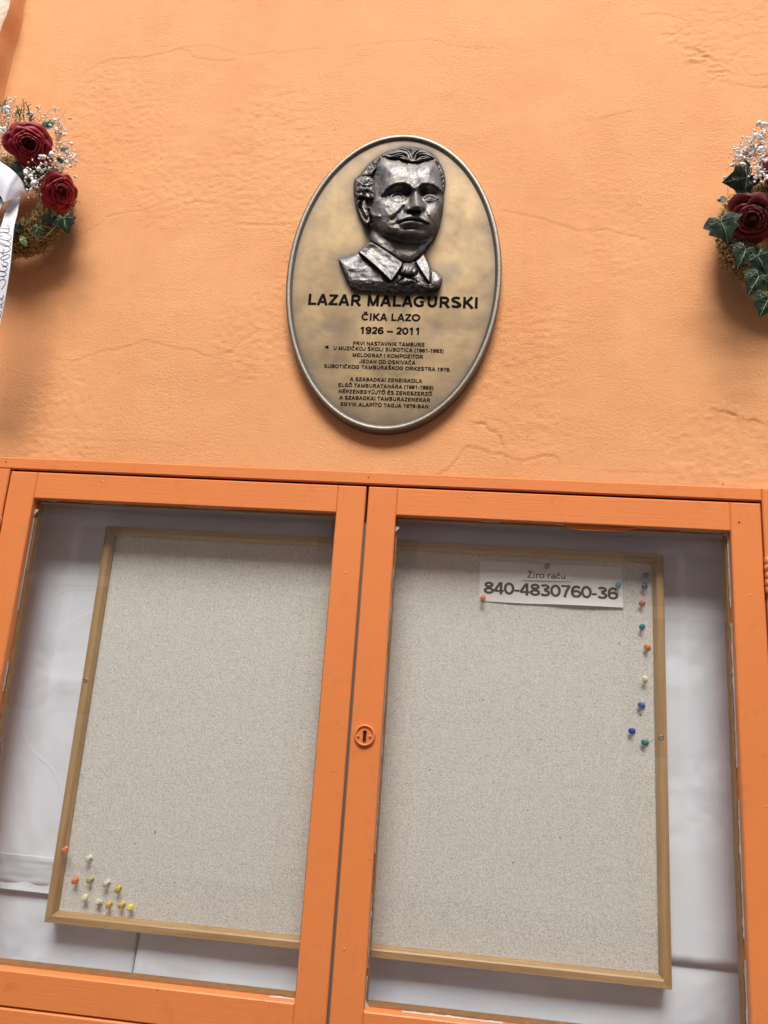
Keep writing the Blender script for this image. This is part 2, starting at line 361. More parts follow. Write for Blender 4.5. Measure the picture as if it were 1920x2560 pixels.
cpart('rebate_strip', rect(XL, ZB-.01, XR, ZB+.012), .0305, .045, M_DARK, ch=0)
YB = .092
cpart('back_panel', rect(CX0+.014, CZ0+.015, CX1-.014, CZ1-.012), YB, YB+.01, M_PAPER2, ch=0)
cpart('side_panel', rect(CX0+.0145, CZ0+.02, CX0+.024, CZ1-.014), .0455, YB-.0005, M_INNER, ch=0)
cpart('side_panel', rect(CX1-.024, CZ0+.02, CX1-.0145, CZ1-.014), .0455, YB-.0005, M_INNER, ch=0)
cpart('top_panel', rect(CX0+.025, CZ1-.026, CX1-.025, CZ1-.0135), .0455, YB-.0005, M_INNER, ch=0)
cpart('bottom_panel', rect(CX0+.025, CZ0+.02, CX1-.025, CZ0+.032), .0455, YB-.0005, M_PAPER, ch=0)
for px, py in ((921, 1194), (15, 1155), (1848, 1305)):
    c_ = at(px, py, -.0002); a = np.arange(8)*math.pi/4
    mesh('nail_hole', np.stack([c_[0]+.0014*np.cos(a), np.full(8, -.0003), c_[2]+.0011*np.sin(a)], 1), [tuple(range(8))], M_DARK, case)

def door(x0, x1, gx0, gx1, label, seed):
    z0, z1, gz0, gz1 = ZC-.4778, ZC+.2822, ZC-.4338, ZC+.2388
    r = np.random.default_rng(seed)
    d = bpy.data.objects.new('door', None); COL.objects.link(d); d.parent = case; d.location = tuple(np.array([x0, 0, z0])-org(case)); d['label'] = label; d.empty_display_size = .02
    for R_ in (rect(x0, z0, gx0, z1), rect(gx1, z0, x1, z1)):
        V_, F_ = slab(R_, .0005, .024); mesh('stile', V_, F_, M_PZ, d)
    for a, b in ((gz1, z1), (z0, gz0)):
        V_, F_ = slab(rect(gx0+.0002, a, gx1-.0002, b), .0007, .024); mesh('rail', V_, F_, M_PX, d)
    V_, F_ = slab(rect(gx0-.004, gz0-.004, gx1+.004, gz1+.004), .0135, .0165, 0)
    # glass sits in a rebate: the pane is trimmed to the opening so that it never crosses the wood
    V_, F_ = slab(rect(gx0+.0006, gz0+.0006, gx1-.0006, gz1-.0006), .0135, .0160, 0); mesh('glass_pane', V_, F_, M_GLASS, d)
    # raw brown inner edge behind the glass
    e = .003; mb = MB()
    for R_ in (rect(gx0+.0003, gz0+.0003, gx0+e, gz1-.0003), rect(gx1-e, gz0+.0003, gx1-.0003, gz1-.0003), rect(gx0+e, gz1-e, gx1-e, gz1-.0003), rect(gx0+e, gz0+.0003, gx1-e, gz0+e)):
        V_, F_ = slab(R_, .0165, .030, 0); mb.add(V_, F_)
    mb.build('inner_bead', M_BROWN, d)
    # ragged putty and bare paint left along the edge of the pane
    mb = MB()
    def ragged(p0, p1, nrm, w, cover):
        L = np.hypot(*(np.array(p1)-p0)); n = int(L/.0028); on = vnoise((1, n+1), 14, int(seed*31+w*1e5+p0[0]*100+p0[1]*77) % 9999)[0] < cover
        ww = w*(.45+.55*abs(vnoise((1, n+1), 4, int(seed+p0[0]*91+p0[1]*13+1000))[0]))+r.random(n+1)*w*.35
        for k in range(n):
            if not on[k]: continue
            a = np.array(p0)+(np.array(p1)-p0)*k/n; b = np.array(p0)+(np.array(p1)-p0)*(k+1)/n; nn = np.array(nrm)
            q = [a, b, b+nn*ww[k+1], a+nn*ww[k]]
            V_ = [(u[0], .0105, u[1]) for u in q[:2]]+[(u[0], .0128, u[1]) for u in q[2:]]+[(u[0], .0134, u[1]) for u in q]
            mb.add(V_, [(0, 1, 2, 3), (3, 2, 6, 7), (0, 3, 7, 4), (1, 5, 6, 2)])
    a = .0004
    ragged((gx0+a, gz0+a), (gx0+a, gz1-.03), (1, 0), .0008, .45); ragged((gx1-a, gz0+a), (gx1-a, gz1-.01), (-1, 0), .0010, .9)
    ragged((gx0+a, gz0+a), (gx1-a, gz0+a), (0, 1), .0009, -.5); ragged((gx0+.02, gz1-a), (gx1-.01, gz1-a), (0, -1), .0008, -.3)
    for cx_, cz_ in ((gx0+a, gz0+a), (gx1-a, gz1-a), (gx0+a, gz1-.016)):
        s_ = 1 if cx_ < (gx0+gx1)/2 else -1; tt = 1 if cz_ < ZC else -1
        P = [(cx_, cz_), (cx_+s_*.006, cz_), (cx_+s_*.0045, cz_+tt*.003), (cx_+s_*.002, cz_+tt*.006), (cx_, cz_+tt*.009)]
        if s_*tt < 0: P = P[::-1]
        V_ = [(u[0], .0104, u[1]) for u in P]+[(u[0], .0134, u[1]) for u in P]
        mb.add(V_, [tuple(range(5)), tuple(range(9, 4, -1))]+[(i, i+5, (i+1) % 5+5, (i+1) % 5) for i in range(5)])
    tag(mb.build('putty', M_PUTTY, d), kind='stuff')
    return d
dL = door(-.7193, -.1364, -.6736, -.1802, 'left glazed door of the case, opening over yellow and white pins', 3)
dR = door(-.1323, .4476, -.0880, .4045, 'right glazed door with the keyhole plate', 5)
V_, F_ = slab(rect(-.13625, ZC-.4778, -.13245, ZC+.225), .0045, .020, 0); mesh('meeting_strip', V_, F_, M_GREY, case)
V_, F_ = slab(rect(-.13625, ZC+.2252, -.13245, ZC+.2822), .0150, .020, 0); mesh('meeting_strip', V_, F_, M_DARK, case)  # no strip this high; painted near-black for the shade in the gap
# sagging orange paint curl under the top rail of the right door
P = at([1409, 1445, 1480, 1530, 1592, 1560, 1500, 1450, 1425], [1311, 1313, 1315, 1318, 1321, 1328, 1327, 1325, 1321], .008)
n = len(P); V_ = np.concatenate([P, P+[0, .004, 0]]); mesh('paint_drip', V_, [tuple(range(n)), tuple(range(2*n-1, n-1, -1))]+[(i, i+n, (i+1) % n+n, (i+1) % n) for i in range(n)], M_PX, dR)

def lathe(prof, c, ax='y', k=24, squash=1):
    a = np.arange(k)*2*math.pi/k; V = []
    for r, d in prof:
        V.append(np.stack([c[0]+r*np.cos(a), np.full(k, c[1]+d), c[2]+r*np.sin(a)*squash], 1))
    return np.concatenate(V), [tuple(f) for f in grid_faces(len(prof), k, True)]
# keyhole plate (a ring with a keyhole cut through it)
LC = at(912, 1838, 0.0); LC[1] = 0
cu = bpy.data.curves.new('k', 'CURVE'); cu.dimensions = '2D'; cu.fill_mode = 'FRONT'
def spl(pts):
    s = cu.splines.new('POLY'); s.points.add(len(pts)-1); s.use_cyclic_u = True
    for q, p in zip(s.points, pts): q.co = (p[0], p[1], 0, 1)
R_ = .0150; spl([(R_*.80*math.cos(a), R_*.80*math.sin(a)) for a in np.arange(32)*math.pi/16])
kp = [(.0030*math.cos(a), .0040+.0030*math.sin(a)) for a in np.radians(np.arange(-50, 231, 20))]
kp += [(-.0024, -.0010), (-.0025, -.0085), (.0023, -.0085), (.0022, -.0010)]; spl(kp)
cu.extrude = .0006; oo = bpy.data.objects.new('k', cu); me = bpy.data.meshes.new_from_object(oo)
kv = np.array([v.co[:] for v in me.vertices]); kf = [tuple(p.vertices) for p in me.polygons]; bpy.data.objects.remove(oo)
mb = MB(); mb.add(np.stack([LC[0]+kv[:, 0], -.0016+kv[:, 2], LC[2]+kv[:, 1]], 1), kf)
mb.add(*lathe([(.0150, .0004), (.0152, -.0016), (.0146, -.0031), (.0134, -.0038), (.0122, -.0031), (.0117, -.0020), (.0117, .0002)], LC, k=40))
lp = mb.build('lock_plate', M_PZ, dR, True)
V_, F_ = slab([(LC[0]+.010*math.cos(a), LC[2]+.010*math.sin(a)) for a in np.arange(16)*math.pi/8], .0001, .0004, 0); mesh('keyhole', V_, F_, M_DARK, dR)
for px, py in ((718, 680), (945, 685)):
    c_ = at(800+px/7.54, 1750+py/7.54, -.0024); mesh('screw', *lathe([(.0020, .0004), (.0019, -.0004), (.0012, -.0010), (.0001, -.0012)], c_, k=12), M_PZ, dR, True)
def hinge(x, z0, z1):
    mb = MB(); n = 5; L = (z1-z0)/n
    for i in range(n):
        zc = z0+L*i; r = .0062+.0003*(i % 2)
        rings = [(zc+.0004, r*.86), (zc+.0016, r), (zc+L-.0016, r*1.01), (zc+L-.0004, r*.86)]
        a = np.arange(14)*2*math.pi/14
        V = np.concatenate([np.stack([x+rr*np.cos(a), -.003+rr*np.sin(a), np.full(14, q)], 1) for q, rr in rings])
        F = [tuple(f) for f in grid_faces(4, 14, True)]+[tuple(range(13, -1, -1)), tuple(range(42, 56))]
        mb.add(V, F)
    V_, F_ = slab(rect(x-.002, z0, x+.006, z1), -.002, .0, 0); mb.add(V_, F_)
    return mb.build('hinge', M_HINGE, case, True)
zt, zb = float(at(1913, 1394, 0)[2]), float(at(1918, 1484, 0)[2]); hinge(.4535, zb, zt)
zt, zb = float(at(2, 1292, 0)[2]), float(at(-8, 1365, 0)[2]); hinge(-.7255, zb, zt)

# ------------------------------------------------------------------ paper lining inside the case (sheets resting on the back panel)
def sheet(name, P4, Y, mat, label, seed, curl=(0, 0, 0, 0), n=46, cat='paper'):
    """P4: x,z corners bl, br, tr, tl; curl lifts the bottom, right, top, left edge"""
    P = np.array(P4, float); u, v = np.meshgrid(np.linspace(0, 1, n), np.linspace(0, 1, n))
    Q = (P[0]*(1-u[..., None])+P[1]*u[..., None])*(1-v[..., None])+(P[3]*(1-u[..., None])+P[2]*u[..., None])*v[..., None]
    L = curl[0]*np.exp(-v/.10)+curl[1]*np.exp(-(1-u)/.10)+curl[2]*np.exp(-(1-v)/.10)+curl[3]*np.exp(-u/.10)
    w = (.0016*vnoise((n, n), 13, seed)+.0006*vnoise((n, n), 5, seed+1)); w = np.clip(w, -.0012, .0022)
    Y0 = Y-.0014-w*.5-L
    V = np.stack([Q[..., 0], Y0, Q[..., 1]], -1).reshape(-1, 3); F = grid_faces(n, n)
    V2 = V+[0, .00035, 0]; N = n*n
    rim = np.concatenate([np.arange(n-1), np.arange(n-1, N-1, n), np.arange(N-1, N-n, -1), np.arange(N-n, 0, -n)])
    nx = np.roll(rim, -1); S = np.stack([rim, rim+N, nx+N, nx], 1)
    o = mesh(name, np.concatenate([V, V2]), np.concatenate([F, F[:, ::-1]+N, S]), mat, None, True, origin=V[0])
    return tag(o, label, cat, 'white paper sheets lining the back of the case')
w_ = lambda x, y, Y=YB-.004: tuple(at(x, y, Y)[[0, 2]])
zf, zg, zh = w_(0, 2130)[1], w_(100, 2220)[1], w_(1700, 2397)[1]
xl, xr, zt_, zb_ = CX0+.026, CX1-.026, CZ1-.028, CZ0+.034
xs1 = w_(327, 2445)[0]
sheet('paper_sheet', [(xl, zg), (-.20, zg-.003), (-.20, zt_), (xl, zt_)], YB-.004, M_PAPER, 'tall white lining sheet left of the cork board', 11, (.002, 0, 0, .002))
sheet('paper_sheet', [(xl, zg-.004), (-.45, zg-.006), (-.45, zf), (xl, zf+.001)], YB-.0075, M_PAPER2, 'narrow greyish strip of paper at the lower left, overlapping the tall sheet', 12, (.0012, 0, 0, 0))
sheet('paper_sheet', [(xl, zb_), (xs1, zb_), (xs1+.003, zg+.01), (xl, zg+.012)], YB-.001, M_PAPER, 'dull white sheet at the bottom left corner of the case', 13, (0, .001, 0, 0))
sheet('paper_sheet', [(xs1+.002, zb_), (-.155, zb_), (-.155, zg-.02), (xs1+.008, zg-.02)], YB-.003, M_PAPER3, 'bright white sheet below the left half of the cork board', 14, (0, 0, 0, .003))
sheet('paper_sheet', [(-.152, zb_), (xr, zb_), (xr, zh+.04), (-.152, zh+.04)], YB-.001, M_PAPER, 'white lining sheet at the bottom right under the cork board', 15, (0, .001, 0, 0))
zm = w_(1740, 1468)[1]
sheet('paper_sheet', [(.055, zh-.002), (xr, zh-.006), (xr, zm+.01), (.055, zm+.01)], YB-.003, M_PAPER, 'tall white lining sheet right of the cork board with a lifted lower edge', 16, (.0022, 0, 0, 0))
sheet('paper_sheet', [(-.19, zm), (xr, zm-.001), (xr, zt_), (-.19, zt_)], YB-.0055, M_PAPER, 'white lining sheet across the top right of the case', 17, (.001, 0, 0, 0))

# ------------------------------------------------------------------ cork board
bx0, bx1, bz0, bz1 = -.5740, .3246, ZC-.3893, ZC+.2101
cork = empty('cork_board', (bx0, .082, bz0), 'wide cork pin board with a pine frame hanging inside the display case', 'cork board')
YF, YK = .0580, .0700
n = 60
V_, F_ = slab(rect(bx0+.010, bz0+.010, bx1-.010, bz1-.010), YK, .0765, 0); mesh('cork_panel', V_, F_, M_CORK, cork)
sw = .0142
def strip(o0, o1, i0, i1, mat):
    """one mitred strip: outer edge o0-o1, inner edge i0-i1"""
    o0, o1, i0, i1 = (np.array(q, float) for q in (o0, o1, i0, i1))
    V = []; prf = [(0, YK+.0115), (0, YF+.0008), (.05, YF), (.66, YF), (.80, YF+.0014), (.90, YF+.0052), (1.0, YF+.0070), (1.0, YK+.0045)]
    for s_, Y in prf:
        for a, b in ((o0, i0), (o1, i1)):
            q = a+(b-a)*s_; V.append((q[0], Y, q[1]))
    F = [(2*k, 2*k+1, 2*k+3, 2*k+2) for k in range(len(prf)-1)]
    F += [tuple(range(0, 2*len(prf), 2)), tuple(range(2*len(prf)-1, 0, -2)), (0, 2*len(prf)-2, 2*len(prf)-1, 1)]
    return mesh('frame_strip', V, F, mat, cork)
g = .00025
strip((bx0+g, bz1), (bx1-g, bz1), (bx0+sw+g, bz1-sw), (bx1-sw-g, bz1-sw), M_WX); strip((bx0+g, bz0), (bx1-g, bz0), (bx0+sw+g, bz0+sw), (bx1-sw-g, bz0+sw), M_WX)
strip((bx0, bz0+g), (bx0, bz1-g), (bx0+sw, bz0+sw+g), (bx0+sw, bz1-sw-g), M_WZ); strip((bx1, bz0+g), (bx1, bz1-g), (bx1-sw, bz0+sw+g), (bx1-sw, bz1-sw-g), M_WZ)
M_STEEL = plain('steel', (.35, .34, .33), .3, 1)
for px, py in ((214, 1701), (1653, 1844)):
    c_ = at(px, py, YF); c_[1] = YF
    s_ = mesh('screw', *lathe([(.0034, .0004), (.0032, -.0006), (.0018, -.0008), (.0012, .0004), (.0001, .0006)], c_, k=14), M_STEEL, cork, True)

# ------------------------------------------------------------------ lettering
def arc(cx, cy, rx, ry, a0, a1, n=10): return [(cx+rx*math.cos(math.radians(a)), cy+ry*math.sin(math.radians(a))) for a in np.linspace(a0, a1, n)]
def glyphs(T):
    """sans letters as centre lines of strokes, capital height 1, stroke width T"""
    h = T/2; t_, m = 1-h, .5
    G = {
    'A': (.96, [[(.04+h*.6, 0), (.47, 1)], [(.90-h*.6, 0), (.47, 1)], [(.22, .30), (.72, .30)]]),
    'B': (.94, [[(.10+h, 0), (.10+h, 1)], [(.10+h, t_), (.50, t_)]+arc(.52, (t_+.54)/2, .21, (t_-.54)/2, 85, -90)+[(.10+h, .54)], [(.48, .54)]+arc(.54, (.54+h)/2, .24, (.54-h)/2, 90, -90)+[(.10+h, h)]]),
    'C': (.98, [arc(.50, .5, .39, .5-h, 42, 318, 18)]), 'D': (.98, [[(.10+h, 0), (.10+h, 1)], [(.10+h, t_), (.42, t_)]+arc(.44, .5, .38, .5-h, 88, -88, 14)+[(.42, h), (.10+h, h)]]),
    'E': (.90, [[(.10+h, 0), (.10+h, 1)], [(.10+h, t_), (.82, t_)], [(.10+h, .52), (.76, .52)], [(.10+h, h), (.84, h)]]), 'F': (.83, [[(.10+h, 0), (.10+h, 1)], [(.10+h, t_), (.78, t_)], [(.10+h, .50), (.70, .50)]]),
    'G': (1.06, [arc(.52, .5, .41, .5-h, 42, 330, 20)+[(.93-h, .22), (.93-h, .46), (.54, .46)]]), 'I': (.40, [[(.20, 0), (.20, 1)]]),
    'J': (.78, [[(.62-h*.2, 1), (.62-h*.2, .32)]+arc(.34, .32, .27, .32-h, 0, -172, 9)]), 'K': (.98, [[(.10+h, 0), (.10+h, 1)], [(.84, 1), (.10+h, .36)], [(.36, .56), (.90, 0)]]),
    'L': (.84, [[(.10+h, 1), (.10+h, 0)], [(.10+h, h), (.80, h)]]), 'M': (1.16, [[(.10+h, 0), (.10+h, 1)], [(1.06-h, 0), (1.06-h, 1)], [(.10+h, .96), (.58, .05)], [(1.06-h, .96), (.58, .05)]]),
    'N': (1.0, [[(.10+h, 0), (.10+h, 1)], [(.90-h, 0), (.90-h, 1)], [(.10+h, .95), (.90-h, .05)]]), 'O': (1.08, [arc(.54, .5, .43, .5-h, 0, 360, 26)]),
    'P': (.92, [[(.10+h, 0), (.10+h, 1)], [(.10+h, t_), (.50, t_)]+arc(.54, (t_+.40)/2, .24, (t_-.40)/2, 88, -88)+[(.50, .40), (.10+h, .40)]]),
    'R': (1.0, [[(.10+h, 0), (.10+h, 1)], [(.10+h, t_), (.52, t_)]+arc(.56, (t_+.46)/2, .22, (t_-.46)/2, 88, -88)+[(.50, .46), (.10+h, .46)], [(.50, .46), (.88, 0)]]),
    'S': (.93, [arc(.46, .735, .30, .265-h*.75, 28, 262, 12)+[(.60, .47)]+arc(.47, .27, .33, .27-h, 60, -160, 12)]),
    'T': (.86, [[(.43, 0), (.43, 1)], [(.02, t_), (.84, t_)]]), 'U': (1.0, [[(.10+h, 1), (.10+h, .40)]+arc(.50, .40, .40-h, .40-h, 180, 360, 12)+[(.90-h, 1)]]),
    'V': (.93, [[(.03+h*.6, 1), (.465, 0)], [(.90-h*.6, 1), (.465, 0)]]), 'Y': (.93, [[(.03+h*.6, 1), (.465, .42)], [(.90-h*.6, 1), (.465, .42)], [(.465, .46), (.465, 0)]]),
    'Z': (.86, [[(.06, t_), (.76, t_)], [(.74, .95), (.10, .06)], [(.04, h), (.80, h)]]),
    '0': (.78, [arc(.39, .5, .29, .5-h, 0, 360, 22)]), '1': (.78, [[(.46, 0), (.46, 1)], [(.46, .93), (.18, .70)]]),
    '2': (.78, [arc(.38, .70, .27, .30-h, 165, -25, 11)+[(.50, .44), (.14, .10)], [(.07, h), (.70, h)]]),
    '3': (.78, [arc(.37, .75, .25, .25-h, 160, -85, 11)+[(.33, .53)], [(.33, .53)]+arc(.37, .28, .28, .28-h, 80, -160, 12)]),
    '4': (.78, [[(.54, 0), (.54, 1)], [(.50, .97), (.08, .30)], [(.04, .28), (.74, .28)]]),
    '6': (.78, [arc(.40, .32, .28, .32-h, 0, 360, 18), [(.12, .34)]+arc(.42, .52, .30, .48-h, 178, 40, 9)]), '7': (.78, [[(.07, t_), (.72, t_)], [(.66, t_), (.44, .50), (.30, 0)]]),
    '8': (.78, [arc(.39, .75, .24, .25-h, 0, 360, 16), arc(.39, .28, .28, .28-h, 0, 360, 16)]),
    '9': (.78, [arc(.38, .68, .28, .32-h, 0, 360, 18), [(.66, .66)]+arc(.36, .48, .30, .48-h, 0, -140, 9)]),
    '(': (.46, [arc(.58, .38, .42, .66, 122, 238, 9)]), ')': (.46, [arc(-.12, .38, .42, .66, 58, -58, 9)]), '-': (.46, [[(.05, .36), (.41, .36)]]), '–': (.78, [[(.0, .37), (.78, .37)]]), '.': (.39, [[(.195, 0), (.195, T)]]), ' ': (.39, []),
    'i': (.40, [[(.20, 0), (.20, .72)], [(.20, .84), (.20, 1.0)]]), 'r': (.54, [[(.10+h, 0), (.10+h, .72)], [(.10+h, .40), (.26, .60), (.42, .66), (.54, .64)]]),
    'o': (.86, [arc(.43, .36, .33, .36-h, 0, 360, 20)]), 'a': (.78, [[(.10, .60)]+arc(.38, .48, .24, .24-h, 130, 10, 8)+[(.64-h*.3, .44), (.66, 0)], arc(.37, .21, .27, .21-h*.6, 0, 360, 14)]),
    'c': (.70, [arc(.42, .36, .32, .36-h, 48, 312, 14)]), 'u': (.86, [[(.10+h, .72), (.10+h, .28)]+arc(.42, .30, .32-h, .30-h, 185, 350, 9), [(.76-h, .72), (.76-h, 0)]]),
    }
    car = lambda x, y: [[(x-.17, y+.20), (x, y+.05), (x+.17, y+.20)]]; acu = lambda x, y: [[(x+.12, y+.22), (x-.05, y+.06)]]
    for k, b, f, x, y in (('Č', 'C', car, .50, 1), ('Š', 'S', car, .46, 1), ('Ž', 'Z', car, .42, 1), ('č', 'c', car, .40, .74), ('Á', 'A', acu, .47, 1), ('É', 'E', acu, .46, 1), ('Í', 'I', acu, .20, 1), ('Ó', 'O', acu, .54, 1)):
        G[k] = (G[b][0], G[b][1]+f(x, y))
    G['Ő'] = (G['O'][0], G['O'][1]+acu(.42, 1)+acu(.68, 1)); G['Ű'] = (G['U'][0], G['U'][1]+acu(.38, 1)+acu(.64, 1))
    return G
def text_mesh(s, T, track=0.0):
    G = glyphs(T); V = []; F = []; x = 0; lay = 0; lays = []
    for ch in s:
        w, st = G[ch]
        for P in st:
            P = np.array(P, float); closed = len(P) > 2 and np.hypot(*(P[0]-P[-1])) < 1e-6
            d = np.diff(P, axis=0); d /= np.linalg.norm(d, axis=1)[:, None]; nn = np.stack([-d[:, 1], d[:, 0]], 1)
            q = np.zeros_like(P); q[0] = nn[0]; q[-1] = nn[-1]
            for i in range(1, len(P)-1):
                v = nn[i-1]+nn[i]; q[i] = v/max(v@nn[i], .45)
            if closed: v = nn[-1]+nn[0]; q[0] = q[-1] = v/(v@nn[0])
            tt = T*(.82 if ch in 'ČŠŽč' and P[:, 1].min() > .74 else 1)
            if abs(d[0, 1]) < .2 and len(P) == 2: tt = T*.88
            A, B = P+q*tt/2, P-q*tt/2; n = len(V)
            for a, b in zip(A, B): V += [(a[0]+x, a[1]), (b[0]+x, b[1])]; lays += [lay, lay]
            F += [(n+2*i, n+2*i+1, n+2*i+3, n+2*i+2) for i in range(len(P)-1)]; lay = (lay+1) % 5
        x += w+track
    return np.array(V), F, np.array(lays)
def write(name, s, p0, p1, cap, Y, mat, parent, bold=.2, spacing=.0, th=.0003, label=None, smoothY=None):
    """lettering between the baseline ends p0, p1 (x, z) with capital height cap, front face at Y"""
    v, f, lays = text_mesh(s, bold, spacing); x0, x1 = v[:, 0].min(), v[:, 0].max()
    p0 = np.array(p0, float); p1 = np.array(p1, float); d = p1-p0; L = np.hypot(*d); e = d/L; nn = np.array([-e[1], e[0]])
    U = (v[:, 0]-x0)/(x1-x0)*L; Wv = v[:, 1]*cap
    Q = p0+U[:, None]*e+Wv[:, None]*nn
    Yv = np.full(len(Q), Y) if smoothY is None else smoothY(Q)
    Yv = Yv-lays*.00002
    n = len(Q); V = np.concatenate([np.stack([Q[:, 0], Yv, Q[:, 1]], 1), np.stack([Q[:, 0], Yv+th, Q[:, 1]], 1)])
    # side walls from boundary edges
    ed = {}
    for q in f:
        for a, b in zip(q, q[1:]+q[:1]): ed[(a, b)] = 1
    side = [(b, a, a+n, b+n) for (a, b) in ed if (b, a) not in ed]
    o = mesh(name, V, list(f)+side, mat, parent)
    if label: o['label'] = label
    return o

# ------------------------------------------------------------------ notice on the cork board
def q3(x, y): return 1100+x/2.8603, 1380+y/2.8603
YN = YK-.0012
cr_ = [at(*q3(278, 348), YN), at(*q3(1307, 398), YN), at(*q3(1298, 110), YN), at(*q3(287, 62), YN)]
n = 24; u, v = np.meshgrid(np.linspace(0, 1, n), np.linspace(0, 1, n)); P = np.array(cr_)[:, [0, 2]]
Q = (P[0]*(1-u[..., None])+P[1]*u[..., None])*(1-v[..., None])+(P[3]*(1-u[..., None])+P[2]*u[..., None])*v[..., None]
Q[..., 1] -= .0010*np.exp(-((u-.28)/.2)**2)*(1-v)
ntY = lambda u_, v_: YN-.0035*np.exp(-v_/.22)*np.exp(-((u_-.75)/.35)**2)-.0008*np.sin(u_*7)**2
V = np.stack([Q[..., 0], ntY(u, v), Q[..., 1]], -1).reshape(-1, 3)
V2 = V+[0, .0002, 0]; F = grid_faces(n, n)
notice = mesh('paper_notice', np.concatenate([V, V2]), np.concatenate([F, F[:, ::-1]+n*n]), M_NOTICE, None, True, origin=V[0])
tag(notice, 'white paper strip with a large account number, pinned near the top of the cork board', 'notice')
E_ = np.linalg.inv(np.stack([P[1]-P[0], P[3]-P[0]], 1))
def nY(Q):
    uv = (Q-P[0])@E_.T; return ntY(uv[:, 0], uv[:, 1])-.0003
b0, b1, tp = at(*q3(312, 298), YN), at(*q3(1275, 343), YN), at(*q3(312, 210), YN)
write('printed_number', '840-4830760-36', b0[[0, 2]], b1[[0, 2]], tp[2]-b0[2], 0, M_INK, notice, .195, -.05, .0001, smoothY=nY)
YS = YN-.0022
P4 = [tuple(at(*q3(*q), YS)[[0, 2]]) for q in ((588, 200), (941, 211), (943, 98), (590, 88))]
V_, F_ = slab(P4, YS, YS+.0003, 0); slip = mesh('paper_slip', V_, F_, M_NOTICE, None, origin=V_[0]); tag(slip, 'small paper slip with two words fixed over the top edge of the white notice', 'notice')
b0, b1, tp = at(*q3(624, 184), YS), at(*q3(897, 194), YS), at(*q3(624, 141), YS)
write('printed_words', 'Žiro raču', b0[[0, 2]], b1[[0, 2]], tp[2]-b0[2], YS-.0003, M_INK, slip, .165, .0, .0001)

# ------------------------------------------------------------------ push pins
pp = [(.0001, 0), (.0004, -.0004), (.0038, -.0004), (.0041, -.0010), (.0038, -.0018), (.0026, -.0026), (.0020, -.0040), (.0019, -.0066), (.0026, -.0078), (.0038, -.0084), (.0042, -.0092), (.0040, -.0100), (.0026, -.0105), (.0001, -.0107)]
pv, pf = lathe(pp, (0, 0, 0), k=16); pf.append(tuple(range(15, -1, -1)))
pm = bpy.data.meshes.new('push_pin'); pm.from_pydata([tuple(q) for q in pv], [], [tuple(int(i) for i in q) for q in pf]); pm.update()
pm.polygons.foreach_set('use_smooth', [True]*len(pm.polygons)); pm.materials.append(None)
PM = {}
def pinmat(n_, c): 
    if n_ not in PM: PM[n_] = plain('pin_'+n_, c, .32, 0, **{'Subsurface Weight': .2, 'Subsurface Radius': (.004, .004, .004), 'Subsurface Scale': .5})
    return PM[n_]
CO = dict(orange=(.75, .20, .04), cream=(.66, .64, .48), olive=(.46, .43, .16), white=(.62, .61, .55), amber=(.68, .42, .08), pale=(.74, .72, .42), yellow=(.80, .72, .10),
          slate=(.13, .13, .24), steelblue=(.07, .16, .30), pink=(.58, .16, .12), teal=(.02, .22, .32), blue=(.04, .16, .36), deep=(.015, .05, .38), green=(.01, .22, .18), brown=(.38, .15, .10), lblue=(.14, .24, .48))
e_ = lambda x, y: (120+x/6.381, 2080+y/6.381)
PINS = [(*e_(235, 305), *e_(298, 258), 'orange', 'orange push pin leaning on the left frame strip of the cork board', YF),
 (*e_(620, 432), *e_(682, 402), 'cream', 'cream push pin standing alone above the lower left group', YK), (*e_(415, 792), *e_(455, 752), 'orange', 'orange push pin on the cork in the lower left group', YK),
 (*e_(640, 780), *e_(702, 738), 'olive', 'dull olive push pin right of the lower orange one', YK), (*e_(900, 842), *e_(968, 792), 'white', 'greyish white push pin between the olive and an amber one', YK),
 (*e_(1097, 932), *e_(1138, 880), 'amber', 'amber push pin highest and nearest the greyish white pin', YK), (*e_(578, 1060), *e_(600, 1032), 'pale', 'pale yellow push pin seen end-on, leftmost of the bottom row', YK),
 (*e_(780, 1112), *e_(838, 1120), 'cream', 'cream push pin in the bottom row beside the pale yellow one', YK), (*e_(950, 1182), *e_(995, 1130), 'amber', 'amber push pin in the bottom row next to the cream pin', YK),
 (*e_(1145, 1182), *e_(1202, 1138), 'amber', 'amber push pin in the bottom row next to the bright yellow pin', YK), (*e_(1310, 1210), *e_(1322, 1190), 'yellow', 'bright yellow push pin at the right end of the bottom row', YK),
 (*q3(1450, 192), *q3(1474, 164), 'slate', 'dark slate push pin, topmost of the right column', YK), (*q3(1440, 258), *q3(1465, 243), 'steelblue', 'steel blue push pin second from the top of the right column', YK),
 (*q3(1437, 373), *q3(1452, 360), 'pink', 'pinkish red push pin in the right column below the blue ones', YK), (*q3(1442, 538), *q3(1448, 530), 'teal', 'teal blue push pin between the pinkish red and the orange pin', YK),
 (*q3(1472, 678), *q3(1491, 679), 'orange', 'orange push pin in the right column near the frame', YK), (*q3(1466, 910), *q3(1468, 904), 'pale', 'pale yellow push pin in the middle of the right column', YK),
 (*q3(1424, 1092), *q3(1452, 1096), 'blue', 'mid blue push pin below the pale yellow one', YK), (*q3(1362, 1280), *q3(1381, 1278), 'deep', 'deep blue push pin set left of the right column', YK),
 (*q3(1448, 1362), *q3(1479, 1360), 'green', 'teal green push pin, lowest of the right column', YK),
 (*q3(762, 106), *q3(768, 98), 'brown', 'brownish pink push pin at the top of the small slip', YS), (*q3(1272, 240), *q3(1278, 232), 'lblue', 'blue push pin at the right end of the white notice', YN-.001),
 (*q3(304, 334), *q3(308, 325), 'orange', 'orange push pin at the lower left corner of the white notice', YN-.0015)]
